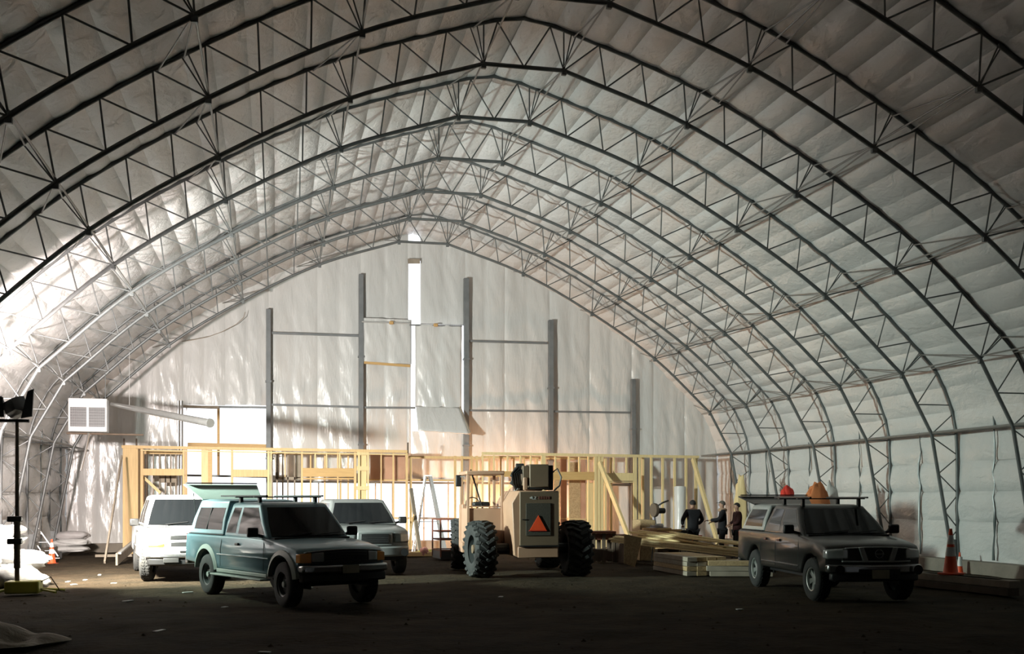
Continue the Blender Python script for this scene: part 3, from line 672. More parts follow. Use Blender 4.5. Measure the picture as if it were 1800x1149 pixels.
MB().box((0,0,.05), (.6,.4,.1)).build('base', M['mach'], r, bevel=.02); MB().lathe([(.05,0),(.2,0),(.2,.06),(.05,.06)], (0,-.05,.1), 'Z', 20).build('turntable', M['mach'], r)
MB().b2((-.3,.08,.1),(.3,.11,.2)).build('fence', M['alu'], r); MB().beam((.05,.15,.1),(.05,.2,.5),.09,.07).build('arm', M['mach'], r, bevel=.01)
MB().lathe([(.02,-.012),(.15,-.012),(.15,.012),(.02,.012)], (-.02,-.02,.55), 'X', 24).build('blade', M['steel'], r)
MB().lathe([(.03,-.05),(.2,-.05),(.21,0),(.2,.05),(.03,.05)], (-.05,.0,.60), 'X', 20).build('blade_guard', M['darkwood'], r, smooth=True)
MB().lathe([(.02,-.12),(.085,-.12),(.085,.14),(.02,.14)], (.18,.05,.58), 'X', 14).build('motor', M['black'], r, bevel=.01)
MB().tube([(-.05,-.1,.7),(.1,-.22,.82),(.3,-.2,.88)], .025, 8).build('handle', M['black'], r, smooth=True)
r = empty('saw_stand', (at(1172,930,sy).x, sy, 0), 0, 'black folding saw stand right of the mitre saw', 'stand')
MB().beam((-.5,0,.72),(.55,0,.78),.08,.06).build('rail', M['black'], r); MB().box((.45,0,.86),(.42,.12,.1)).build('roller', M['black'], r, bevel=.02)
for x, dx in ((-.4,-.2),(.35,.25)):
    for e in (-1,1): MB().tube([(x,0,.72),(x+dx,.35*e,0)], .018, 6).build('leg', M['black'], r)
px = at(1198,940,sy+1).x
r = empty('wheelbarrow', (px, sy+1.2, 0), 0, 'dark red wheelbarrow tray showing left of the standing people', 'wheelbarrow')
MB().add([(-.3,-.3,.35),(.3,-.25,.35),(.3,.25,.35),(-.3,.3,.35),(-.5,-.4,.68),(.62,-.36,.72),(.62,.36,.72),(-.5,.4,.68)], [(0,1,2,3),(0,1,5,4),(1,2,6,5),(2,3,7,6),(3,0,4,7)]).build('tray', M['red'], r)
MB().lathe([(.03,-.03),(.16,-.05),(.2,0),(.16,.05),(.03,.03)], (.5,0,.2), 'Y', 16).build('wheel', M['rubber'], r, smooth=True)
for e in (-1,1): MB().tube([(.5,.06*e,.2),(-.3,.25*e,.36),(-1.0,.3*e,.6)], .018, 6).build('handle', M['greywood'], r); MB().tube([(-.3,.25*e,.36),(-.35,.28*e,0)], .015, 6).build('leg', M['black'], r)
# dark benches behind the telehandler tyre
by = gd(1060, 992).y+1.2
for nm, x0, x1, yt, lab in (('sawhorse_bench', 1036, 1074, 933, 'dark red work bench just right of the telehandler rear tyre'),('sawhorse_bench', 1076, 1097, 939, 'lower dark bench between the red bench and the chipboard offcut')):
    a, b = at(x0, yt, by), at(x1, yt, by+.2); r = empty(nm, (0,0,0), 0, lab, 'bench', 'dark benches')
    MB().b2((a.x, by-.3, a.z-.07), (b.x, by+.3, a.z)).build('bench_top', M['redwood'], r, bevel=.01)
    MB().b2((a.x+.03, by-.25, a.z-.25), (b.x-.03, by-.2, a.z-.075)).build('apron', M['redwood'], r)
    nl = 3 if b.x-a.x > .6 else 2
    for i in range(nl):
        x = a.x+.05+(b.x-a.x-.1)*i/(nl-1)
        for e in (-.25,.25): MB().b2((x-.05, by+e-.03, 0), (x+.05, by+e+.03, a.z-.07)).build('leg', M['darkwood'], r)
    MB().b2((a.x+.03, by-.25, .05), (b.x-.03, by+.25, .38)).build('lower_shelf', M['darkwood'], r)
# ================================================================== STEP LADDER, PLANKS, CART
ly = 35.6
r = empty('step_ladder', (at(752,940,ly).x, ly, 0), .0, 'tall aluminium step ladder open before the bright back wall', 'ladder')
zt = at(752,837,ly).z; xw = (at(783,950,ly).x-at(722,950,ly).x)/2
for e in (-.22,.22):
    MB().beam((-.08,e*.6,zt),(-xw*.85,e*1.3,0),.07,.03).build('rail', M['alu'], r); MB().beam((.08,e*.6,zt),(xw,e*1.3,0),.09,.04,(0,1,0)).build('rail', M['alu'], r)
for i in range(7):
    t = (i+1)/8.0; MB().beam((-.08-(xw*.85-.08)*t,-.13-.15*t,zt*(1-t)),(-.08-(xw*.85-.08)*t,.13+.15*t,zt*(1-t)),.09,.025).build('step', M['alu'], r)
MB().box((0,0,zt+.02),(.26,.34,.05)).build('top_cap', M['reflect'], r, bevel=.01)
MB().tube([(-xw*.5,-.2,zt*.42),(xw*.52,-.2,zt*.42)], .012, 5).build('spreader', M['alu'], r)
tag(MB().beam(at(722,858,35.0), gd(739,975), .05, .14).build('plank', M['greywood']), 'long grey plank leaning left of the step ladder', 'plank')
tag(MB().beam(at(727,905,34.9), gd(716,972), .04, .08).build('short_plank', M['pine']), 'short orange tinted plank leaning left of the long grey plank', 'plank')
tag(MB().b2(gd(700,982)+Vector((0,1.2,0)), gd(780,982)+Vector((0,2.0,.14))).build('timber_stack', M['pine'], bevel=.02), 'low pale timbers on the dirt under the step ladder', 'timber')
o = blob('yellow_bag', .45, .25, .09, 97, mat('yellow_cloth', (.55,.5,.05), .7), wr=.1); o.location = gd(757,978)+Vector((0,.6,0)); tag(o, 'flat yellow bundle on the dirt below the step ladder', 'bundle')
o = blob('pink_bag', .13, .13, .14, 98, mat('pink_cloth', (.45,.2,.17), .7), wr=.1); o.location = gd(747,978)+Vector((0,.2,0)); tag(o, 'small pinkish bag left of the yellow bundle', 'bag')
p = gd(792, 985)+Vector((0,.6,0)); r = empty('cage_cart', p, .1, 'rusty open frame cart left of the telehandler front tyre', 'cart')
W_, D_, H_ = .34, .5, 1.22
for sx in (-1,1):
    for sy_ in (-1,1): MB().b2((sx*W_-.02, sy_*D_-.02, .1), (sx*W_+.02, sy_*D_+.02, H_)).build('post', M['redwood'], r)
for z in (.3,.62,.86,H_):
    for sy_ in (-1,1): MB().b2((-W_, sy_*D_-.02, z-.02), (W_, sy_*D_+.02, z+.02)).build('rail', M['redwood'], r)
    for sx in (-1,1): MB().b2((sx*W_-.02, -D_, z-.02), (sx*W_+.02, D_, z+.02)).build('rail', M['redwood'], r)
MB().b2((-W_,-D_,.05),(W_,D_,.3)).build('box_base', M['black'], r)
# ================================================================== WHEELS
def make_wheel(par, loc, R=.385, W=.25, rim=.20, rimm=None, side=1, spokes=0, steer=0, hub=None, lugs=False):
    """axis along local Y, outer face towards side*Y"""
    w_ = empty('wheel', loc); w_.parent = par; w_.rotation_euler = (0,0,steer)
    s_ = side
    pr = [(rim*.98,-W*.42),(rim,-W*.5),(R*.86,-W*.52),(R*.965,-W*.44),(R,-W*.33),(R,W*.33),(R*.965,W*.44),(R*.86,W*.52),(rim,W*.5),(rim*.98,W*.42)]
    t = MB().lathe([(r_, a*s_) for r_, a in pr], axis='Y', n=40, cap=False).build('tyre', M['rubber'], w_, smooth=True)
    tm = MB()
    for k in range(36):
        a = 2*PI*k/36; Mx = Matrix.Rotation(a, 3, 'Y')
        for q in (-1, 1):
            c_ = Mx @ Vector((R+.002, q*W*.17+(k%2)*.012, 0)); tm.box(c_, (.018, W*.27, R*.115), 0, Mx @ Matrix.Rotation(q*.25, 3, 'X'))
    tm.build('tread', M['rubber'], w_)
    rm = rimm or M['alloy']
    pr = [(.02, W*.22),(rim*.32, W*.24),(rim*.38, W*.17),(rim*.80, W*.12),(rim*.86, W*.40),(rim*.99, W*.44),(rim*.99,-W*.3),(.02,-W*.3)]
    if spokes:
        pr = [(rim*.90, W*.18),(rim*.90, W*.42),(rim*1.0, W*.45),(rim*1.0,-W*.3),(rim*.9,-W*.3)]
        MB().lathe([(r_, a*s_) for r_, a in pr], axis='Y', n=32, cap=False).build('rim', rm, w_, smooth=True)
        MB().lathe([(.02, -W*.05*s_),(rim*.92, -W*.05*s_),(rim*.92,-W*.1*s_),(.02,-W*.1*s_)], axis='Y', n=24).build('brake_disc', M['black'], w_)
        sp = MB()
        for k in range(spokes):
            a = 2*PI*k/spokes+.3; u, v = Vector((math.cos(a),0,math.sin(a))), Vector((-math.sin(a),0,math.cos(a)))
            q = [u*.03+v*.035, u*.03-v*.035, u*rim*.93-v*.052, u*rim*.93+v*.052]
            P_ = [x+Vector((0,s_*W*.24,0)) for x in q]+[x+Vector((0,s_*W*.08,0)) for x in q]
            sp.add(P_, [(0,1,2,3),(7,6,5,4),(0,4,5,1),(1,5,6,2),(2,6,7,3),(3,7,4,0)])
        sp.lathe([(.01,W*.27*s_),(.07,W*.25*s_),(.07,W*.05*s_),(.01,W*.05*s_)], axis='Y', n=16)
        sp.build('spokes', rm, w_, bevel=.006)
    else:
        MB().lathe([(r_, a*s_) for r_, a in pr], axis='Y', n=32).build('rim', rm, w_, smooth=True)
        MB().lathe([(.01, W*.42*s_),(.05, W*.40*s_),(.055, W*.2*s_),(.01, W*.2*s_)], axis='Y', n=16).build('hub_cap', hub or M['alloy'], w_, smooth=True)
        nb = MB()
        for k in range(6):
            a = 2*PI*k/6; nb.lathe([(.012,W*.27*s_),(.012,W*.17*s_)], (.085*math.cos(a),0,.085*math.sin(a)), 'Y', 8)
        nb.build('wheel_nuts', M['chrome'], w_)
    return w_
# ================================================================== PICKUP TRUCKS
def arcpts(cx, cz, R, a0, a1, n=12): return [(cx+R*math.cos(a0+(a1-a0)*i/n), cz+R*math.sin(a0+(a1-a0)*i/n)) for i in range(n+1)]
def truck(name, p, rz, label, c):
    """local frame: x forward from the rear axle, y to the left, z up"""
    r = empty(name, p, rz, label, 'pickup truck'); g = c
    wb, W, R, Ra = g['wb'], g['W'], g['R'], g['Ra']; zs = g['sill']; belt = g['belt']; paint = g['paint']; fx = g['fx']; hz = g['hood']
    ax = R+.03
    def dfm(v):
        x, y, z = v; t = max(0, min(1, (x-wb-.15)/(fx-wb-.15)))
        k = abs(y)/W; x -= t*t*g.get('nose',.14)*k**3; y *= 1-.05*t*t
        tb = max(0, (z-.95))*.10; y *= 1-tb                     # tumblehome
        if x > g['cowl']-.1 and z > .85: z -= .05*k**2*min(1,(x-g['cowl']+.3))
        return (x, y, z)
    a0 = math.asin((zs-ax)/Ra)
    prof = [(g['rx'], zs+.08),(g['rx']-.02, zs+.25),(g['rx']-.02, belt-.06),(g['rx'], belt)]
    nb_ = 6; prof += [(g['rx']+(g['cowl']-g['rx'])*i/nb_, belt) for i in range(1, nb_)]
    prof += [(g['cowl'], belt), (g['cowl']+.25, belt-.015), ((g['cowl']+fx)/2, (belt+hz)/2+.02), (fx-.16, hz+.015), (fx-.05, hz-.03), (fx, hz-.10), (fx+.01, zs+.32), (fx-.04, zs+.08)]
    prof += arcpts(wb, ax, Ra, math.asin((zs+.08-ax)/Ra), PI-a0); prof += arcpts(0, ax, Ra, a0, PI-math.asin((zs+.05-ax)/Ra))
    n = len(prof)
    # inset copies of the outline for rounded flanks
    def inset(P, d):
        out = []
        for i in range(n):
            a, b, e = np.array(P[i-1]), np.array(P[i]), np.array(P[(i+1)%n]); t = (e-a)/np.linalg.norm(e-a); nn = np.array((t[1], -t[0]))
            out.append(b+nn*d)
        return out
    # orientation (profile runs clockwise seen from -y) -> inward normal sign found by area
    Ar = sum(prof[i-1][0]*prof[i][1]-prof[i][0]*prof[i-1][1] for i in range(n)); sg = -1 if Ar > 0 else 1
    st_ = [(-W,.035),(-W+.015,.014),(-W+.05,0),(-W*.6,0),(0,0),(W*.6,0),(W-.05,0),(W-.015,.014),(W,.035)]
    V = []; 
    for y, d in st_: V += [dfm((q[0], y, q[1])) for q in inset(prof, sg*d)]
    Fs = [(i*n+k, i*n+(k+1)%n, (i+1)*n+(k+1)%n, (i+1)*n+k) for i in range(len(st_)-1) for k in range(n)]
    # side caps as strips from the outline to a mid line: triangulated n-gon
    Fs += [tuple(range(n)), tuple((len(st_)-1)*n+k for k in range(n))[::-1]]
    bd = MB().add(V, Fs).build('body', paint, r, smooth=True)
    MB().b2((g['rx']+.15,-W+.22,zs-.08),(fx-.2,W-.22,zs+.12)).build('chassis', M['black'], r)
    for x in (0, wb): MB().tube([(x,-W+.2,ax-.03),(x,W-.2,ax-.03)], .06, 8).build('axle', M['black'], r)
    # wheel well liners
    for x in (0, wb):
        for s_ in (-1,1): MB().b2((x-Ra*.98, s_*(W-.28), ax-.1),(x+Ra*.98, s_*(W-.32), ax+Ra*.95)).build('wheel_well', M['black'], r)
    steer = g.get('steer', 0)
    for x in (0, wb):
        for s_ in (-1,1): make_wheel(r, (x, s_*(W-.13), R), R, .25, g['rim'], g['rimm'], s_, g.get('spokes',0), steer if x else 0, g.get('hub'))
    # greenhouse
    def house(nm, xb, xf, xrb, xrf, wb_, wr_, z0, z1, m, bev=.05):
        lv = [(0,0),(.45,.02),(.88,.0),(1.0,-.0)]; V = []
        for t, bulge in lv:
            x0 = xb+(xrb-xb)*t; x1 = xf+(xrf-xf)*t; wd = wb_+(wr_-wb_)*t+bulge; z = z0+(z1-z0)*t
            V += [(x0,-wd,z),(x1,-wd,z),(x1,wd,z),(x0,wd,z)]
        V += [(xrb+.15,-wr_+.12,z1+.03),(xrf-.2,-wr_+.12,z1+.03),(xrf-.2,wr_-.12,z1+.03),(xrb+.15,wr_-.12,z1+.03)]
        Fs = [(4*i+k,4*i+(k+1)%4,4*i+4+(k+1)%4,4*i+4+k) for i in range(4) for k in range(4)]+[(0,3,2,1),(16,17,18,19)]
        o = MB().add(V, Fs).build(nm, m, r, bevel=bev, seg=3)
        def sp(u, v, side):                          # point on a flank, u back->front, v bottom->top
            x0 = xb+(xrb-xb)*v; x1 = xf+(xrf-xf)*v
            bul = np.interp(v, [0,.45,.88,1], [0,.02,0,0]); wd = wb_+(wr_-wb_)*v+bul
            return Vector((x0+(x1-x0)*u, side*(wd+.004), z0+(z1-z0)*v))
        def fp(u, v, front=True):
            x = (xf+(xrf-xf)*v)+.006 if front else (xb+(xrb-xb)*v)-.006
            bul = np.interp(v, [0,.45,.88,1], [0,.02,0,0]); wd = wb_+(wr_-wb_)*v+bul
            return Vector((x, (u*2-1)*wd, z0+(z1-z0)*v))
        return o, sp, fp
    def pane(nm, m, fn, uv, nrm, th=.012, par=r, nn=6, bulgex=0):
        # bilinear patch with clipped corners
        (u0,v0),(u1,v1),(u2,v2),(u3,v3) = uv; V = []
        k = .07
        for i in range(nn+1):
            for j in range(nn+1):
                s_, t = i/nn, j/nn
                u = (u0*(1-s_)+u1*s_)*(1-t)+(u3*(1-s_)+u2*s_)*t; v = (v0*(1-s_)+v1*s_)*(1-t)+(v3*(1-s_)+v2*s_)*t
                q = fn(u, v)
                if bulgex: q = q+Vector((bulgex*(1-(2*u-1)**2),0,0))
                V.append(q)
        N = Vector(nrm)*th; n1 = (nn+1)**2
        V2 = V+[q-N*2 for q in V]
        idx = lambda i, j: i*(nn+1)+j
        Fs = [(idx(i,j), idx(i+1,j), idx(i+1,j+1), idx(i,j+1)) for i in range(nn) for j in range(nn)]
        Fs += [tuple(a+n1 for a in f)[::-1] for f in Fs]
        for i in range(nn):
            for a, b in ((idx(i,0),idx(i+1,0)),(idx(i,nn),idx(i+1,nn)),(idx(0,i),idx(0,i+1)),(idx(nn,i),idx(nn,i+1))): Fs.append((a,b,b+n1,a+n1))
        return MB().add(V2, Fs).build(nm, m, par, smooth=True)
    Wc = W-.04-(belt-.95)*.08
    cb, cf, crb, crf = g['cab']; rz_ = g['roof']
    cab, sp, fp = house('cab', cb, cf, crb, crf, Wc, g['Wr'], belt-.03, rz_, g.get('cabpaint', paint))
    pane('windshield', M['glass'], fp, ((.045,.10),(.955,.10),(.93,.90),(.07,.90)), (.5,0,.5), .012, bulgex=.05)
    for wq in g['sidewin']:
        for s_ in (-1,1): pane('side_window', M['glass'], lambda u, v: sp(u, v, s_), wq, (0,s_,0), .006)
    if not g.get('canopy'): pane('rear_window', M['glass'], lambda u, v: fp(u, v, False), ((.1,.2),(.9,.2),(.88,.85),(.12,.85)), (-1,0,0), .006)
    # wipers
    wpm = MB()
    for y0 in (-.45,.12):
        a = fp(.5+y0/2/Wc, .10)+Vector((.07,0,.012)); b = fp(.5+(y0+.5)/2/Wc, .17)+Vector((.065,0,.012)); wpm.beam(a, b, .02, .015)
    wpm.build('wiper_blades', M['black'], r)
    MB().b2((cf-.06,-Wc+.06,belt-.04),(g['cowl']+.12,Wc-.06,belt+.006)).build('cowl_panel', M['black'], r)
    # door seams, handles, trims
    Wd = lambda z: W*(1-max(0,z-.95)*.10)
    for xs_ in g['seams']:
        for s_ in (-1,1):
            q = [Vector((xs_[0], s_*(Wd(zs+.06)-.001), zs+.06)), Vector((xs_[0], s_*(W-.001), .9)), Vector((xs_[1], s_*(Wd(belt-.04)-.008), belt-.04))]
            MB().tube(q, .0065, 5).build('door_seam', M['black'], r)
    for hx in g['handles']:
        for s_ in (-1,1): MB().box((hx, s_*(W-.0), belt-.14), (.14,.035,.05)).build('door_handle', g.get('hm', M['black']), r, bevel=.01)
    for s_ in (-1,1):
        if g.get('rubline'): MB().tube([(Ra+.06, s_*(W+.002), g['rubline']),(wb-Ra-.06, s_*(W+.002), g['rubline'])], .011, 6).build('side_moulding', g.get('rubm', paint), r)
        mx = g.get('mirror', cf-.25)
        mr = MB().box((mx, s_*(Wc+.19), belt+.10), (.10,.20,.17)).build('mirror', g.get('mirm', M['black']), r, bevel=.03)
        MB().beam((mx-.02, s_*(Wc-.02), belt+.02),(mx-.01, s_*(Wc+.14), belt+.06),.05,.05).build('mirror_arm', M['black'], mr)
        if g.get('flare'):
            for x in (0, wb):
                aa = math.asin((zs-.02-ax)/(Ra+.03)); q = arcpts(x, ax, Ra+.0, aa, PI-aa, 16); q2 = arcpts(x, ax, Ra+.085, aa, PI-aa, 16)
                V = [(a_[0], s_*(W+.035), a_[1]) for a_ in q]+[(a_[0], s_*(W+.004), a_[1]) for a_ in q2]+[(a_[0], s_*(W-.06), a_[1]) for a_ in q]+[(a_[0], s_*(W-.06), a_[1]) for a_ in q2]
                k = 17; Fs = [(i,i+1,k+i+1,k+i) for i in range(16)]+[(2*k+i,2*k+i+1,i+1,i) for i in range(16)]+[(k+i,k+i+1,3*k+i+1,3*k+i) for i in range(16)]
                MB().add(V, Fs).build('fender_flare', g['flare'], r, smooth=True)
        if g.get('board'):
            MB().b2((Ra+.02, s_*(W-.08), g['board']-.02),(wb-Ra-.08, s_*(W+.13), g['board']+.015)).build('running_board', g['flare'] or paint, r, bevel=.012)
            MB().b2((Ra+.05, s_*(W-.02), g['board']+.03),(wb-Ra-.1, s_*(W+.01), g['board']+.10)).build('rocker_trim', g['flare'] or paint, r, bevel=.012)
        MB().box((g['rx']-.02, s_*(W-.09), (belt+zs)/2+.15), (.04,.13,.34)).build('tail_lamp', M['red'], r, bevel=.01)
    MB().b2((g['rx']-.16,-W+.05,zs+.02),(g['rx']-.02,W-.05,zs+.17)).build('rear_bumper', g.get('bump', M['chrome']), r, bevel=.02)
    # canopy
    if g.get('canopy'):
        k0, k1, z1 = g['canopy']; cm = g['canm']
        can, spc, fpc = house('canopy', k0, k1, k0+.33, k1+.02, Wc-.005, g['Wr']+.02, belt-.005, z1, cm, .04)
        for s_ in (-1,1):
            fr = pane('canopy_window', M['glass'], lambda u, v: spc(u, v, s_), g['canwin'], (0,s_,0), .008)
            if g.get('cansplit'):
                a, b = spc(g['cansplit'], g['canwin'][0][1], s_), spc(g['cansplit'], g['canwin'][2][1], s_); MB().beam(a, b, .03, .02, (1,0,0)).build('window_bar', M['black'], fr)
            MB().tube([(k0+.03, s_*(Wc+.0), belt+.01),(k1, s_*(Wc+.0), belt+.01)], .012, 5).build('canopy_rail', M['black'], r)
        # raised hatch
        hx = k0+.33; wd = g['Wr']-.02; dz = g.get('hatch', (.62,.17))
        V = [(hx-.02,-wd,z1+.03),(hx-.02,wd,z1+.03),(hx-dz[0],wd+.16,z1+dz[1]),(hx-dz[0],-wd-.16,z1+dz[1])]
        up = Vector((.0,0,.03)); V2 = [Vector(v)-up for v in V]
        ht = MB().add(V+V2, [(0,1,2,3),(7,6,5,4),(0,4,5,1),(1,5,6,2),(2,6,7,3),(3,7,4,0)]).build('hatch_door', g['hatchm'], r, bevel=.008)
        MB().b2((hx-dz[0]+.02,-wd-.12,z1+dz[1]+.005),(hx-dz[0]+.10,wd+.12,z1+dz[1]+.03)).build('hatch_frame', M['black'], ht)
        for s_ in (-1,1): MB().tube([(hx-dz[0]*.6, s_*(wd+.05), z1+dz[1]*.6),(k0+.12, s_*(Wc-.1), belt+.25)], .01, 5).build('gas_strut', M['black'], ht)
    if g.get('rack'):
        rk = g['rack']; wd = g['Wr']-.10
        for xb_ in rk['bars']:
            MB().beam((xb_,-wd-.12,rk['z']),(xb_,wd+.12,rk['z']),.05,.022).build('roof_bar', M['black'], r, bevel=.004)
            for s_ in (-1,1): MB().b2((xb_-.04, s_*wd-.03, rk['zb']),(xb_+.04, s_*wd+.03, rk['z'])).build('rack_foot', M['black'], r, bevel=.01)
        if rk.get('rails'):
            for s_ in (-1,1): MB().beam((rk['rails'][0], s_*wd, rk['z']+.022),(rk['rails'][1], s_*wd, rk['z']+.022),.04,.03).build('roof_rail', M['black'], r, bevel=.004)
    g['front'](r, g, dfm, fx, hz, zs, W, wb)
    return r
def dbox(dfm, x0, x1, y0, y1, z0, z1, m, name, par, n=10, bev=.01):
    V = []; Fs = []
    for i in range(n+1):
        y = y0+(y1-y0)*i/n
        for x, z in ((x0,z0),(x1,z0),(x1,z1),(x0,z1)): V.append(dfm((x,y,z)))
    for i in range(n):
        for k in range(4): Fs.append((4*i+k,4*i+(k+1)%4,4*i+4+(k+1)%4,4*i+4+k))
    Fs += [(0,1,2,3),(4*n+3,4*n+2,4*n+1,4*n)]
    return MB().add(V, Fs).build(name, m, par, bevel=bev)
def front_ranger(r, g, dfm, fx, hz, zs, W, wb):
    dbox(dfm, fx-.05, fx+.02, -W+.08, W-.08, .74, hz-.05, M['grille'], 'grille_surround', r)
    gr = dbox(dfm, fx-.05, fx+.032, -.42, .42, .77, hz-.07, M['grille'], 'grille', r)
    for i in range(4): dbox(dfm, fx, fx+.045, -.42, .42, .785+i*.05, .80+i*.05, M['black'], 'grille_bar', gr)
    dbox(dfm, fx-.02, fx+.03, -W+.10, W-.10, hz-.052, hz-.035, M['chrome'], 'hood_trim', r, bev=.004)
    for s_ in (-1,1):
        dbox(dfm, fx-.04, fx+.038, s_*.45, s_*(W-.20), .79, hz-.07, M['lamp'], 'headlamp', r)
        dbox(dfm, fx-.14, fx+.03, s_*(W-.19), s_*(W+.004), .77, hz-.06, M['amber'], 'turn_signal', r, 4)
    dbox(dfm, fx-.10, fx+.14, -W-.0, W+.0, .60, .73, M['chrome'], 'front_bumper', r, 14, .03)
    dbox(dfm, fx-.08, fx+.10, -W+.02, W-.02, .44, .60, M['black'], 'lower_valance', r, 12, .03)
    MB().box((fx+.17,.0,.66),(.012,.31,.14)).build('number_plate', M['plate'], r)
def front_frontier(r, g, dfm, fx, hz, zs, W, wb):
    dbox(dfm, fx-.05, fx+.025, -W+.25, W-.25, .72, hz-.06, M['grille'], 'grille', r)
    for s_ in (-1,1):
        V = []
        for (y, z) in ((.36,hz-.055),(.27,hz-.055),(.18,.75),(.28,.75)): V.append((fx+.055, s_*y, z))
        V += [(fx-.0, a[1], a[2]) for a in V]
        MB().add(V, [(0,1,2,3),(7,6,5,4),(0,4,5,1),(1,5,6,2),(2,6,7,3),(3,7,4,0)]).build('grille_strut', M['alloy'], r, bevel=.01)
        dbox(dfm, fx-.22, fx+.03, s_*(W-.36), s_*(W+.004), .78, hz-.055, M['lamp'], 'headlamp', r, 6, .03)
        MB().lathe([(.02,0),(.075,0),(.085,.02),(.02,.02)], (fx+.055, s_*(W-.19), .60), 'X', 20).build('fog_lamp', M['black'], r)
    dbox(dfm, fx-.03, fx+.05, -W+.25, W-.25, .735, .76, M['alloy'], 'grille_frame', r, 8, .006)
    dbox(dfm, fx-.02, fx+.04, -W+.30, W-.30, hz-.065, hz-.045, M['alloy'], 'grille_frame', r, 8, .006)
    rg = MB(); n = 24
    rg.tube([(fx+.065,.072*math.cos(2*PI*i/n),.88+.072*math.sin(2*PI*i/n)) for i in range(n+1)], .009, 6); rg.b2((fx+.055,-.085,.868),(fx+.078,.085,.892))
    rg.build('round_emblem', M['chrome'], r)
    dbox(dfm, fx-.08, fx+.10, -W-.0, W+.0, .54, .69, M['chrome'], 'front_bumper', r, 14, .03)
    dbox(dfm, fx-.06, fx+.105, -.40, .40, .52, .62, M['black'], 'air_dam', r, 8, .01)
    dbox(dfm, fx-.08, fx+.07, -W+.06, W-.06, .40, .54, M['black'], 'lower_valance', r, 12, .03)
    MB().box((fx+.13,.0,.53),(.012,.31,.15)).build('number_plate', M['plate'], r)
    for s_ in (-1,1): MB().tube([(g['wb']-g['Ra']-.1, s_*(W+.01), zs+.13),(g['Ra']+.08, s_*(W+.01), zs+.13)], .016, 6).build('chrome_strip', M['chrome'], r)
def front_white(r, g, dfm, fx, hz, zs, W, wb):
    gm = mat('mesh_grille', (.008,.008,.009), .7, 0, bump=(90,.8,.01,(1,1,1)))
    sr = dbox(dfm, fx-.05, fx+.03, -.50, .50, .76, hz-.06, M['white'], 'grille_surround', r)
    dbox(dfm, fx-.02, fx+.042, -.46, .46, hz-.17, hz-.08, gm, 'upper_grille', r); dbox(dfm, fx-.02, fx+.042, -.45, .45, .79, hz-.23, gm, 'lower_grille', r)
    for s_ in (-1,1):
        dbox(dfm, fx-.10, fx+.03, s_*.54, s_*(W-.04), .86, hz-.07, M['lamp'], 'headlamp', r, 5); dbox(dfm, fx-.08, fx+.035, s_*.60, s_*(W-.05), .77, .86, M['amber'], 'turn_signal', r, 5)
        dbox(dfm, fx+.02, fx+.14, s_*.28, s_*.62, .44, .54, mat('bumper_slot', (.03,.03,.03), .5), 'tow_hook_slot', r, 4)
    dbox(dfm, fx-.08, fx+.12, -W, W, .60, .74, M['white'], 'front_bumper', r, 14, .03)
    dbox(dfm, fx-.04, fx+.13, -.26, .26, .66, .70, M['black'], 'bumper_slot', r, 6, .005)
    dbox(dfm, fx-.08, fx+.13, -W+.01, W-.01, .54, .60, M['chrome'], 'chrome_lip', r, 12, .02)
    dbox(dfm, fx-.08, fx+.10, -W+.03, W-.03, .38, .54, M['black'], 'lower_valance', r, 12, .03)
def front_tacoma(r, g, dfm, fx, hz, zs, W, wb):
    dbox(dfm, fx-.03, fx+.04, -.44, .44, .72, hz-.05, M['silver'], 'grille_surround', r); dbox(dfm, fx-.0, fx+.05, -.36, .36, .77, hz-.09, M['black'], 'grille', r)
    for i in range(3): dbox(dfm, fx+.03, fx+.056, -.35, .35, .80+.05*i, .812+.05*i, M['chrome'], 'grille_bar', r, 4, .002)
    for s_ in (-1,1):
        dbox(dfm, fx-.20, fx+.03, s_*.50, s_*(W+.003), .78, hz-.05, mat('dark_lamp', (.10,.11,.11), .15, .2, coat=1), 'headlamp', r, 6, .03)
        MB().lathe([(.02,0),(.08,0),(.09,.02),(.02,.02)], (fx+.04, s_*(W-.22), .56), 'X', 20).build('fog_lamp', M['black'], r)
    dbox(dfm, fx-.08, fx+.08, -W, W, .46, .70, M['silver'], 'front_bumper', r, 14, .04)
def heading(a, b): d = b-a; return math.atan2(d.y, d.x)
# teal pickup: visible side is its right (-y)
pr_, pf = gd(374,1043), gd(508,1066)
hd = heading(pr_, pf); dv = Vector((math.cos(hd), math.sin(hd), 0)); lf = Vector((-dv.y, dv.x, 0)); wbr = (pf-pr_).length
truck('pickup_truck', pr_+lf*.72, hd, 'teal extended cab pickup with pale blue canopy, raised hatch and black roof rack', dict(
 wb=wbr, W=.86, R=.385, Ra=.47, sill=.52, belt=1.15, paint=M['teal'], fx=wbr+.68, rx=-1.02, hood=1.03, cowl=wbr-.62, nose=.12,
 cab=(.70, wbr-.60, .80, wbr-1.22), roof=1.75, Wr=.66,
 sidewin=[((.05,.14),(.27,.14),(.36,.88),(.12,.88)), ((.34,.13),(.93,.13),(.90,.89),(.43,.89))],
 seams=[(.68,.72),(wbr-.70,wbr-.72)], handles=[1.42], rubline=.80, flare=M['flare'], board=.43, rim=.215, rimm=mat('dark_rim', (.05,.055,.055), .5, .4), hub=M['flare'],
 canopy=(-1.0,.69,1.80), canm=M['tealc'], canwin=((.13,.16),(.93,.16),(.93,.80),(.10,.80)), cansplit=.5, hatchm=M['flare'], hatch=(.62,.34),
 rack=dict(bars=[.95,1.75], z=1.87, zb=1.74, rails=(.05,2.05)), front=front_ranger, steer=-.05))
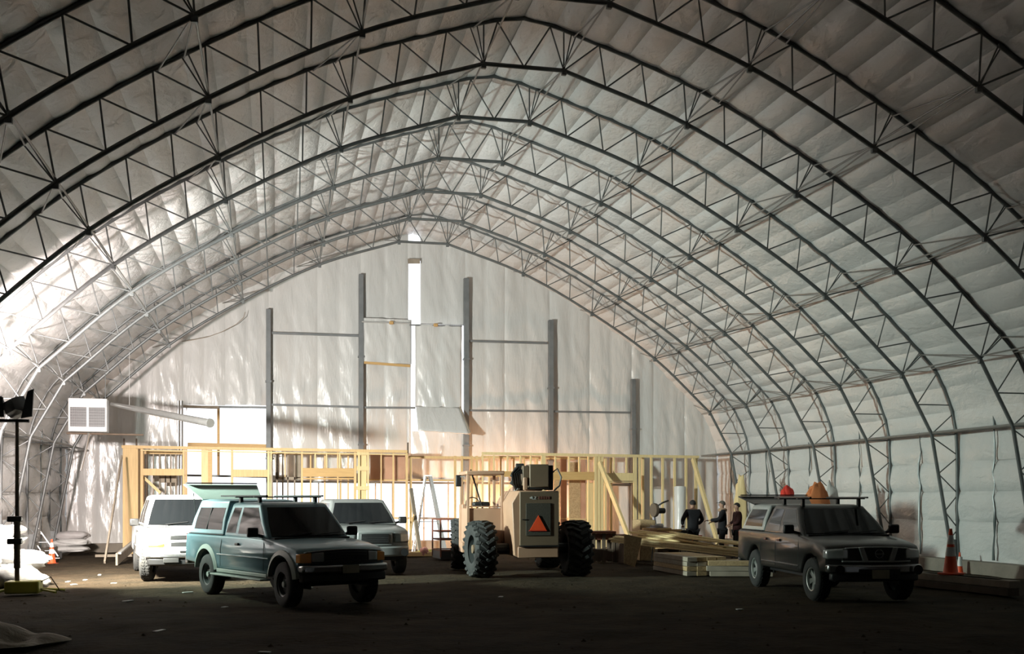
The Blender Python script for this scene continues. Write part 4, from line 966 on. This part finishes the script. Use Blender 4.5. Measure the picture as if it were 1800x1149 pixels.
# dark grey crew cab pickup
pr_, pf = gd(1336,1030), gd(1437,1054.5)
hd = heading(pr_, pf); dv = Vector((math.cos(hd), math.sin(hd), 0)); lf = Vector((-dv.y, dv.x, 0)); pf2 = pf; wbn = (pf-pr_).length
truck('pickup_truck', pr_+lf*.76, hd, 'dark grey crew cab pickup with light grey canopy and raised rear hatch at right', dict(
 wb=wbn, W=.90, R=.385, Ra=.46, sill=.46, belt=1.17, paint=M['charcoal'], fx=wbn+.82, rx=-1.05, hood=1.05, cowl=wbn-.50, nose=.2,
 cab=(.42, wbn-.48, .62, wbn-1.22), roof=1.70, Wr=.66,
 sidewin=[((.06,.12),(.42,.12),(.46,.88),(.13,.88)), ((.49,.12),(.95,.12),(.91,.89),(.53,.89))],
 seams=[(.40,.44),(1.30,1.32),(wbn-.60,wbn-.62)], handles=[.72,1.50], hm=M['redpaint'], rubline=None, flare=None, board=None, rim=.22, rimm=M['alloy'], spokes=6,
 canopy=(-1.02,.42,1.70), canm=M['canopy2'], canwin=((.12,.18),(.90,.18),(.90,.84),(.10,.84)), hatchm=M['charcoal'], hatch=(.66,.20),
 rack=dict(bars=[.9,1.9], z=1.84, zb=1.68, rails=(.35,2.3)), front=front_frontier, steer=.04))
# white pickup
p = gd(329,1018); hd = math.atan2(-.985, .17); dv = Vector((math.cos(hd), math.sin(hd), 0)); wbw = 3.5
truck('pickup_truck', p-dv*wbw, hd, 'white pickup facing the camera, partly hidden behind the teal pickup', dict(
 wb=wbw, W=.98, R=.38, Ra=.46, sill=.46, belt=1.20, paint=M['white'], fx=wbw+.86, rx=-1.2, hood=1.12, cowl=wbw-.35, nose=.22,
 cab=(.9, wbw-.33, 1.0, wbw-1.02), roof=1.90, Wr=.72, sidewin=[((.08,.14),(.45,.14),(.45,.88),(.12,.88)), ((.50,.14),(.94,.14),(.91,.88),(.52,.88))],
 seams=[(.9,.92)], handles=[1.5], rubline=.7, flare=None, board=None, rim=.21, rimm=M['alloy'], bump=M['chrome'], mirm=M['black'], front=front_white, steer=-.25))
p = gd(645,1008); hd = math.atan2(-.99, .14); dv = Vector((math.cos(hd), math.sin(hd), 0)); wbt = 3.2
truck('pickup_truck', p-dv*wbt, hd, 'silver pickup facing the camera behind the hood of the teal pickup', dict(
 wb=wbt, W=.93, R=.38, Ra=.46, sill=.46, belt=1.20, paint=M['silver'], fx=wbt+.85, rx=-1.1, hood=1.10, cowl=wbt-.40, nose=.25,
 cab=(.5, wbt-.38, .62, wbt-1.08), roof=1.80, Wr=.68, sidewin=[((.06,.14),(.42,.14),(.45,.88),(.13,.88)), ((.49,.14),(.94,.14),(.91,.88),(.52,.88))],
 seams=[(.5,.52)], handles=[1.2], rubline=None, flare=None, board=None, rim=.21, rimm=M['alloy'], front=front_tacoma))
# sticker panels on the silver pickup windshield; whip antenna in front of the white one
tag(MB().tube([gd(339,1052)+Vector((0,0,.0)), gd(339,1052)+Vector((0,0,1.92))], .012, 5).build('marker_rod', M['yellow']), 'thin yellowish rod standing before the white pickup windshield', 'rod') if False else None
# ================================================================== TELEHANDLER
tp = gd(929, 1013); r = empty('telehandler', tp, -.03, 'sand coloured rough terrain telehandler seen from behind with an orange triangle', 'telehandler')
def tx(px, y=0): return at(px, 950, tp.y+y).x-tp.x
def tz(py, y=0): return at(929, py, tp.y+y).z
def big_wheel(x, y, R, W, steer):
    w_ = empty('wheel', (x, y, R)); w_.parent = r; w_.rotation_euler = (0,0,steer)
    MB().lathe([(R*.5,-W*.44),(R*.62,-W*.5),(R*.85,-W*.49),(R*.93,-W*.40),(R*.94,W*.40),(R*.85,W*.49),(R*.62,W*.5),(R*.5,W*.44)], axis='X', n=40, cap=False).build('tyre', M['rubber'], w_, smooth=True)
    lg = MB()
    for k in range(20):
        for s_ in (-1,1):
            a = 2*PI*(k+(.5 if s_ > 0 else 0))/20
            Q = [(s_*W*.52,0,.0),(s_*W*.30,.035,.045),(s_*W*-.02,.07,.15)]
            pts = []
            for q in Q: 
                aa = a+q[2]*s_*0+q[2]/R*1.1; rr = R*.955-(.04 if abs(q[0]) > W*.5 else 0); pts.append(Vector((q[0], rr*math.cos(aa), rr*math.sin(aa))))
            for a_, b_ in zip(pts, pts[1:]):
                up = Vector((0, math.cos(a), math.sin(a))); lg.beam(a_, b_, .085, .075, up)
    lg.build('tread_lugs', M['rubber'], w_, bevel=.01, seg=1)
    MB().lathe([(.03,-W*.25),(R*.30,-W*.27),(R*.34,-W*.15),(R*.48,-W*.18),(R*.52,-W*.44),(R*.52,W*.44),(R*.48,W*.2),(R*.3,W*.2),(.03,W*.2)], axis='X', n=28).build('rim', mat('dark_rim', (.05,.055,.055), .5, .4), w_, smooth=True)
    MB().lathe([(.02,-W*.42),(.10,-W*.40),(.11,-W*.2),(.02,-W*.2)], axis='X', n=14).build('hub', M['sanddk'], w_)
RR = .66
big_wheel(tx(845), .0, RR, .50, .12); big_wheel(tx(1011), 0, RR, .56, .0)
big_wheel(tx(845)-.05, 3.1, RR, .46, -.12); big_wheel(tx(1011), 3.1, RR, .5, 0)
MB().tube([(tx(845),0,RR),(tx(1011),0,RR)], .13, 10).build('axle', M['black'], r); MB().tube([(tx(845),3.1,RR),(tx(1011),3.1,RR)], .13, 10).build('axle', M['black'], r)
MB().b2((-.40,-.3,.55),(.45,3.6,1.05)).build('chassis', M['black'], r, bevel=.03)
yr = -.75
x0, x1 = tx(914,yr), tx(984,yr); zb, zt = tz(980,yr), tz(862,yr)
bx = MB().prism([(tx(897,yr+.6), zb+.05),(x0, zb),(x1, zb),(x1, zt),(x0+.02, zt),(tx(893,yr+.6), zt-.28)], 'Y', yr+.04, yr+2.2).build('engine_housing', M['sandp'], r, bevel=.02)
MB().b2((x0+.02, yr-.02, tz(959,yr)), (x1-.01, yr+.05, zt-.02)).build('rear_door', M['sanddk'], r, bevel=.015)
MB().b2((x0-.02, yr-.0, zb), (x1-.02, yr+.05, tz(961,yr))).build('counterweight', M['sandp'], r, bevel=.015)
MB().b2((x0+.01, yr-.03, tz(960.5,yr)), (x1, yr+.02, tz(958.5,yr))).build('door_gap', M['black'], r)
MB().b2((tx(926,yr), yr-.035, tz(941,yr)), (tx(969,yr), yr-.01, tz(884,yr))).build('rear_grille', M['meshp'], r, bevel=.005)
MB().b2((tx(919.5,yr), yr-.045, tz(913.5,yr)), (tx(927,yr), yr-.015, tz(912,yr))).build('door_latch', M['black'], r)
MB().prism([(tx(932,yr), tz(932,yr)),(tx(961.5,yr), tz(932,yr)),(tx(947.5,yr), tz(905.5,yr))], 'Y', yr-.050, yr-.036).build('warning_triangle', mat('triangle_orange', (.95,.10,.03), .4), r)
MB().b2((tx(931,yr), yr-.05, tz(933,yr)), (tx(962,yr), yr-.037, tz(931.6,yr))).build('triangle_edge', M['red'], r)
def text(s_, size, m, par, loc, name):
    cu = bpy.data.curves.new('t', 'FONT'); cu.body = s_; cu.size = size; cu.extrude = .002; cu.align_x = 'CENTER'
    to = bpy.data.objects.new('t', cu); C.objects.link(to); me = bpy.data.meshes.new_from_object(to); bpy.data.objects.remove(to)
    me.materials.clear(); me.materials.append(m); o = bpy.data.objects.new(name, me); C.objects.link(o); o.parent = par; o.location = loc; o.rotation_euler = (PI/2,0,0); return o
text('LZ', .085, M['reflect'], r, (tx(940.5,yr), yr-.026, tz(877.2,yr)), 'white_letters')
MB().prism([(tx(932,yr), tz(875,yr)),(tx(936.5,yr), tz(876.5,yr)),(tx(936.5,yr), tz(872,yr))], 'Y', yr-.030, yr-.021).build('white_mark', M['reflect'], r)
q = MB()
for i in range(5): q.b2((tx(948+i*4.2,yr), yr-.028, tz(877,yr)), (tx(950.6+i*4.2,yr), yr-.021, tz(872,yr)))
q.build('faded_letters', M['redpaint'], r)
# boom head and hoses
yh = -.35
bz0, bz1 = tz(856,yh), tz(815.5,yh)
MB().b2((tx(932,yh), yh, bz0), (tx(965.5,yh), yh+.5, bz1)).build('boom_end_box', M['sanddk'], r, bevel=.02)
MB().b2((tx(930,yh), yh+.02, tz(860,yh)), (tx(966,yh), yh+.45, bz0)).build('boom_pivot', M['black'], r, bevel=.02)
MB().b2((tx(921,yh), yh+.08, tz(853,yh)), (tx(932,yh), yh+.6, tz(818,yh))).build('boom_cheek', M['sanddk'], r, bevel=.02)
MB().b2((tx(966,yh), yh+.05, tz(861,yh)), (tx(974,yh), yh+.6, tz(817,yh))).build('boom_cheek', M['black'], r, bevel=.02)
MB().beam((tx(950,yh), yh+.3, (bz0+bz1)/2-.05), (tx(950,yh)-.25, 5.2, 1.15), .42, .42).build('boom', M['sandp'], r, bevel=.02)
MB().beam((tx(950,yh)-.25, 4.2, 1.3), (tx(950,yh)-.3, 6.0, .9), .32, .32).build('inner_boom', M['sanddk'], r, bevel=.01)
for s_ in range(4):
    xx = tx(910+s_*4,yh); MB().tube([(xx+.05, yh+.15, tz(820+s_*3,yh)), (xx-.10, yh+.1, tz(832,yh)), (xx-.05, yh+.2, tz(848,yh)), (xx+.08, yh+.5, tz(862,yh))], .032, 7).build('hydraulic_hose', M['black'], r, smooth=True)
MB().tube([(tx(973,yh), yh+.1, tz(830,yh)), (tx(981,yh), yh+.05, tz(823,yh)), (tx(987,yh), yh, tz(838,yh)), (tx(984,yh), yh, tz(853,yh)), (tx(974,yh), yh, tz(862,yh))], .02, 7).build('hydraulic_hose', M['black'], r, smooth=True)
for a, b in (((905,838),(914,822)),((903,846),(912,852)),((912,818),(926,818))): MB().tube([(tx(a[0],yh), yh+.3, tz(a[1],yh)),(tx(b[0],yh), yh+.3, tz(b[1],yh))], .06, 8).build('valve_fitting', M['rubber'], r, bevel=.01)
MB().box((tx(925,yh), yh+.05, tz(850,yh)), (.10,.08,.30)).build('hose_guard', M['sandp'], r, bevel=.02)
MB().beam((tx(890), 1.2, 1.55), (tx(912), .0, 2.1), .06, .06).build('lift_cylinder', M['alu'], r)
# open cab on the left
ya, yb_ = .55, 1.75
cx0, cx1 = tx(820,ya), tx(885,ya); zr_, zc = tz(832,ya), tz(889,ya)
for x, y in ((cx0+.03,ya),(cx1-.04,ya),(cx0+.03,yb_),(cx1-.04,yb_)): MB().b2((x-.035,y-.035,.8),(x+.035,y+.035,zr_)).build('cab_post', M['sandp'], r, bevel=.008)
MB().b2((cx0-.02,ya-.08,zr_-.03),(cx1+.0,yb_+.1,zr_+.06)).build('cab_roof', M['sandp'], r, bevel=.02)
MB().b2((cx0,ya-.02,tz(891,ya)),(cx1,ya+.05,zc)).build('cab_sill', M['sandp'], r, bevel=.01)
MB().b2((cx0+.02,ya,.75),(cx1-.01,yb_,tz(893,ya))).build('cab_tub', M['sandp'], r, bevel=.02)
MB().b2((tx(808,1.7),1.6,.5),(tx(819,1.7),2.2,1.7)).build('side_panel', M['sandp'], r, bevel=.02)
MB().box(((cx0+cx1)/2-.02,1.15,tz(886,ya)), (.42,.30,.12)).build('seat_back', M['black'], r, bevel=.05)
sw_ = MB(); n = 20; c0 = Vector((cx0+.28, 1.5, 1.72)); sw_.tube([c0+Vector((.17*math.cos(2*PI*i/n), .06*math.sin(2*PI*i/n), .15*math.sin(2*PI*i/n))) for i in range(n+1)], .014, 6); sw_.build('steering_wheel', M['black'], r, smooth=True)
MB().tube([((cx0+cx1)/2,1.0,1.6),((cx0+cx1)/2-.28,1.1,2.55)], .02, 6).build('control_lever', M['black'], r)
MB().box((tx(805,.9),.95,tz(845,.9)), (.13,.08,.28)).build('side_mirror', M['black'], r, bevel=.015)
MB().beam((tx(806,.9),.95,tz(838,.9)),(cx0,.8,tz(838,.9)),.02,.02).build('mirror_arm', M['black'], r)
# ================================================================== PEOPLE
def chain(name, pts, edges, m, parent=None, sub=2, root=0):
    me = bpy.data.meshes.new(name); me.from_pydata([p[0] for p in pts], edges, []); me.materials.append(m)
    o = bpy.data.objects.new(name, me); C.objects.link(o); o.parent = parent
    sk = o.modifiers.new('skin', 'SKIN'); sk.use_smooth_shade = True
    for i, p in enumerate(pts):
        rr = p[1]; me.skin_vertices[0].data[i].radius = rr if hasattr(rr, '__len__') else (rr, rr)
    me.skin_vertices[0].data[root].use_root = True
    s_ = o.modifiers.new('sub', 'SUBSURF'); s_.levels = sub; s_.render_levels = sub
    return o
def person(p, rz, H, label, arms, top, scarf=None, cap=None, lean=0):
    k = H/1.75; r = empty('person', p, rz, label, 'person', 'people talking by the lumber'); r.scale = (k,k,k)
    # faces local +Y; arms = [(elbow, wrist), ...] left then right
    sh = [(-.19,0,1.43),(.19,0,1.43)]
    P = [((0,0,.95),.11),((0,.0,1.12),.09),((0,0,1.33),.09),((0,-.01,1.46),.07),((0,.01,1.53),.052),((0,.02,1.60),.082),((0,.025,1.68),.083),((0,.01,1.735),.05)]
    E = [(0,1),(1,2),(2,3),(3,4),(4,5),(5,6),(6,7)]
    for s_, (el, wr__) in zip((0,1), arms):
        i = len(P); P += [(sh[s_],.058),(el,.044),(wr__,.028)]; E += [(2 if False else 3,i),(i,i+1),(i+1,i+2)]
    for s_ in (-1,1):
        i = len(P); P += [((s_*.095,0,.86),.09),((s_*.11,.03,.48),.058),((s_*.12,0,.09),.042),((s_*.13,.13,.04),.038)]; E += [(0,i),(i,i+1),(i+1,i+2),(i+2,i+3)]
    chain('body', P, E, M['skin'], r)
    # jacket
    P = [((0,0,.80),(.185,.155)),((0,0,.95),(.185,.15)),((0,0,1.15),(.18,.14)),((0,0,1.36),(.185,.135)),((0,-.01,1.47),(.085,.085))]; E = [(0,1),(1,2),(2,3),(3,4)]
    for s_, (el, wr__) in zip((0,1), arms):
        i = len(P); P += [(sh[s_],.082),(el,.065),(tuple(np.array(el)*.12+np.array(wr__)*.88),.050)]; E += [(3,i),(i,i+1),(i+1,i+2)]
    chain('jacket', P, E, top, r)
    P = [((0,0,.92),(.15,.12))]; E = []
    for s_ in (-1,1):
        i = len(P); P += [((s_*.095,0,.84),.105),((s_*.11,.03,.48),.078),((s_*.12,0,.12),.062)]; E += [(0,i),(i,i+1),(i+1,i+2)]
    chain('trousers', P, E, M['jeans'], r)
    for s_ in (-1,1): chain('boot', [((s_*.12,-.04,.07),.055),((s_*.12,.06,.05),.05),((s_*.13,.18,.035),.04)], [(0,1),(1,2)], M['boot'], r)
    # hair, face
    hm_ = M['hair'] if cap is None else cap
    h_ = MB(); V = []
    n = 14
    for i in range(8):
        ph = PI/2*i/7*1.25
        for j in range(n):
            th = 2*PI*j/n; fr = math.sin(th)   # +1 = face side
            zz_ = math.cos(ph)*.105; rr = math.sin(ph)*.098
            if fr > .3: zz_ = max(zz_, .035)
            V.append((rr*math.cos(th), rr*math.sin(th)*1.08+.012, 1.665+zz_))
    Fs = [(i*n+j, i*n+(j+1)%n, (i+1)*n+(j+1)%n, (i+1)*n+j) for i in range(7) for j in range(n)]
    h_.add(V, Fs).build('hair' if cap is None else 'cap', hm_, r, smooth='all')
    if cap is not None: MB().box((0,.13,1.70),(.14,.10,.015)).build('cap_peak', cap, r, bevel=.005)
    MB().lathe([(.004,.0),(.014,-.02),(.016,-.035),(.004,-.04)], (0,.105,1.66), 'Z', 8).build('nose', M['skin'], r, smooth=True)
    for s_ in (-1,1):
        MB().box((s_*.086,.01,1.645),(.018,.03,.05)).build('ear', M['skin'], r, bevel=.008); MB().box((s_*.032,.098,1.67),(.02,.012,.01)).build('eye', M['black'], r, bevel=.003)
    MB().box((0,.10,1.605),(.045,.01,.01)).build('mouth', M['redpaint'], r, bevel=.003)
    if scarf: MB().lathe([(.09,-.05),(.135,-.02),(.14,.03),(.10,.07),(.07,.06)], (0,0,1.47), 'Z', 16).build('hood', scarf, r, smooth=True)
    # hands
    for (el, wr__), s_ in zip(arms, (-1,1)):
        e_, w_ = Vector(el), Vector(wr__); d = (w_-e_).normalized(); side = d.cross(Vector((0,0,1))); side = side.normalized() if side.length > .1 else Vector((0,1,0)); dn = d.cross(side).normalized()
        if dn.z > 0: dn = -dn
        P = [(tuple(w_),.024),(tuple(w_+d*.05),(.036,.022)),(tuple(w_+d*.085),(.038,.018))]; E = [(0,1),(1,2)]
        for f in range(4):
            b = w_+d*.085+side*(f-1.5)*.021; L = (.055,.065,.06,.048)[f]; i = len(P)
            P += [(tuple(b),.010),(tuple(b+d*L*.6+dn*.01),.0085),(tuple(b+d*L+dn*.035),.0075)]; E += [(2,i),(i,i+1),(i+1,i+2)]
        i = len(P); b = w_+d*.035-side*s_*.03; P += [(tuple(b),.011),(tuple(b+d*.035-side*s_*.025+dn*.01),.009)]; E += [(1,i),(i,i+1)]
        chain('hand', P, E, M['skin'], r, 1)
    return r
PY = 30.8
def pp(x, Y): v = at(x, 900, Y); return Vector((v.x, Y, 0))
person(pp(1218,PY), .1, 1.78, 'person in dark coat seen from behind, leftmost of the three', [((-.33,.02,1.17),(-.25,.18,1.02)),((.33,.02,1.17),(.24,.2,1.02))], M['jacket'])
person(pp(1270,PY+.2), 1.25, 1.76, 'person in dark coat with tan hood, arm held out, middle of the three', [((-.27,.12,1.20),(-.22,.42,1.17)),((.28,.05,1.18),(.2,.28,1.12))], M['jacket'], M['tan'], mat('grey_cap', (.10,.085,.07), .9))
person(pp(1296,PY-.1), 1.45, 1.70, 'person in maroon jacket facing left, rightmost of the three', [((-.27,.05,1.17),(-.15,.22,1.08)),((.28,.02,1.17),(.15,.22,1.08))], M['jacketr'])
# work lamp housing behind the telehandler, on a tripod
for i, (x, y, z, lab) in enumerate(((7.05,38.6,1.3,'tripod work light glowing behind the studs left of the telehandler'),(9.6,38.75,1.2,'tripod work light glowing behind the studs right of the telehandler'),(4.0,38.75,.9,'low work light glowing behind the studs near the step ladder'))):
    r = empty('work_light', (x,y,0), 0, lab, 'work light', 'work lights behind the studs')
    MB().box((0,0,z),(.34,.12,.24)).build('housing', M['yellow'], r, bevel=.02)
    for a in range(3): MB().tube([(0,0,z-.15),(.35*math.cos(a*2.1),.3*math.sin(a*2.1),0)], .014, 5).build('leg', M['black'], r)
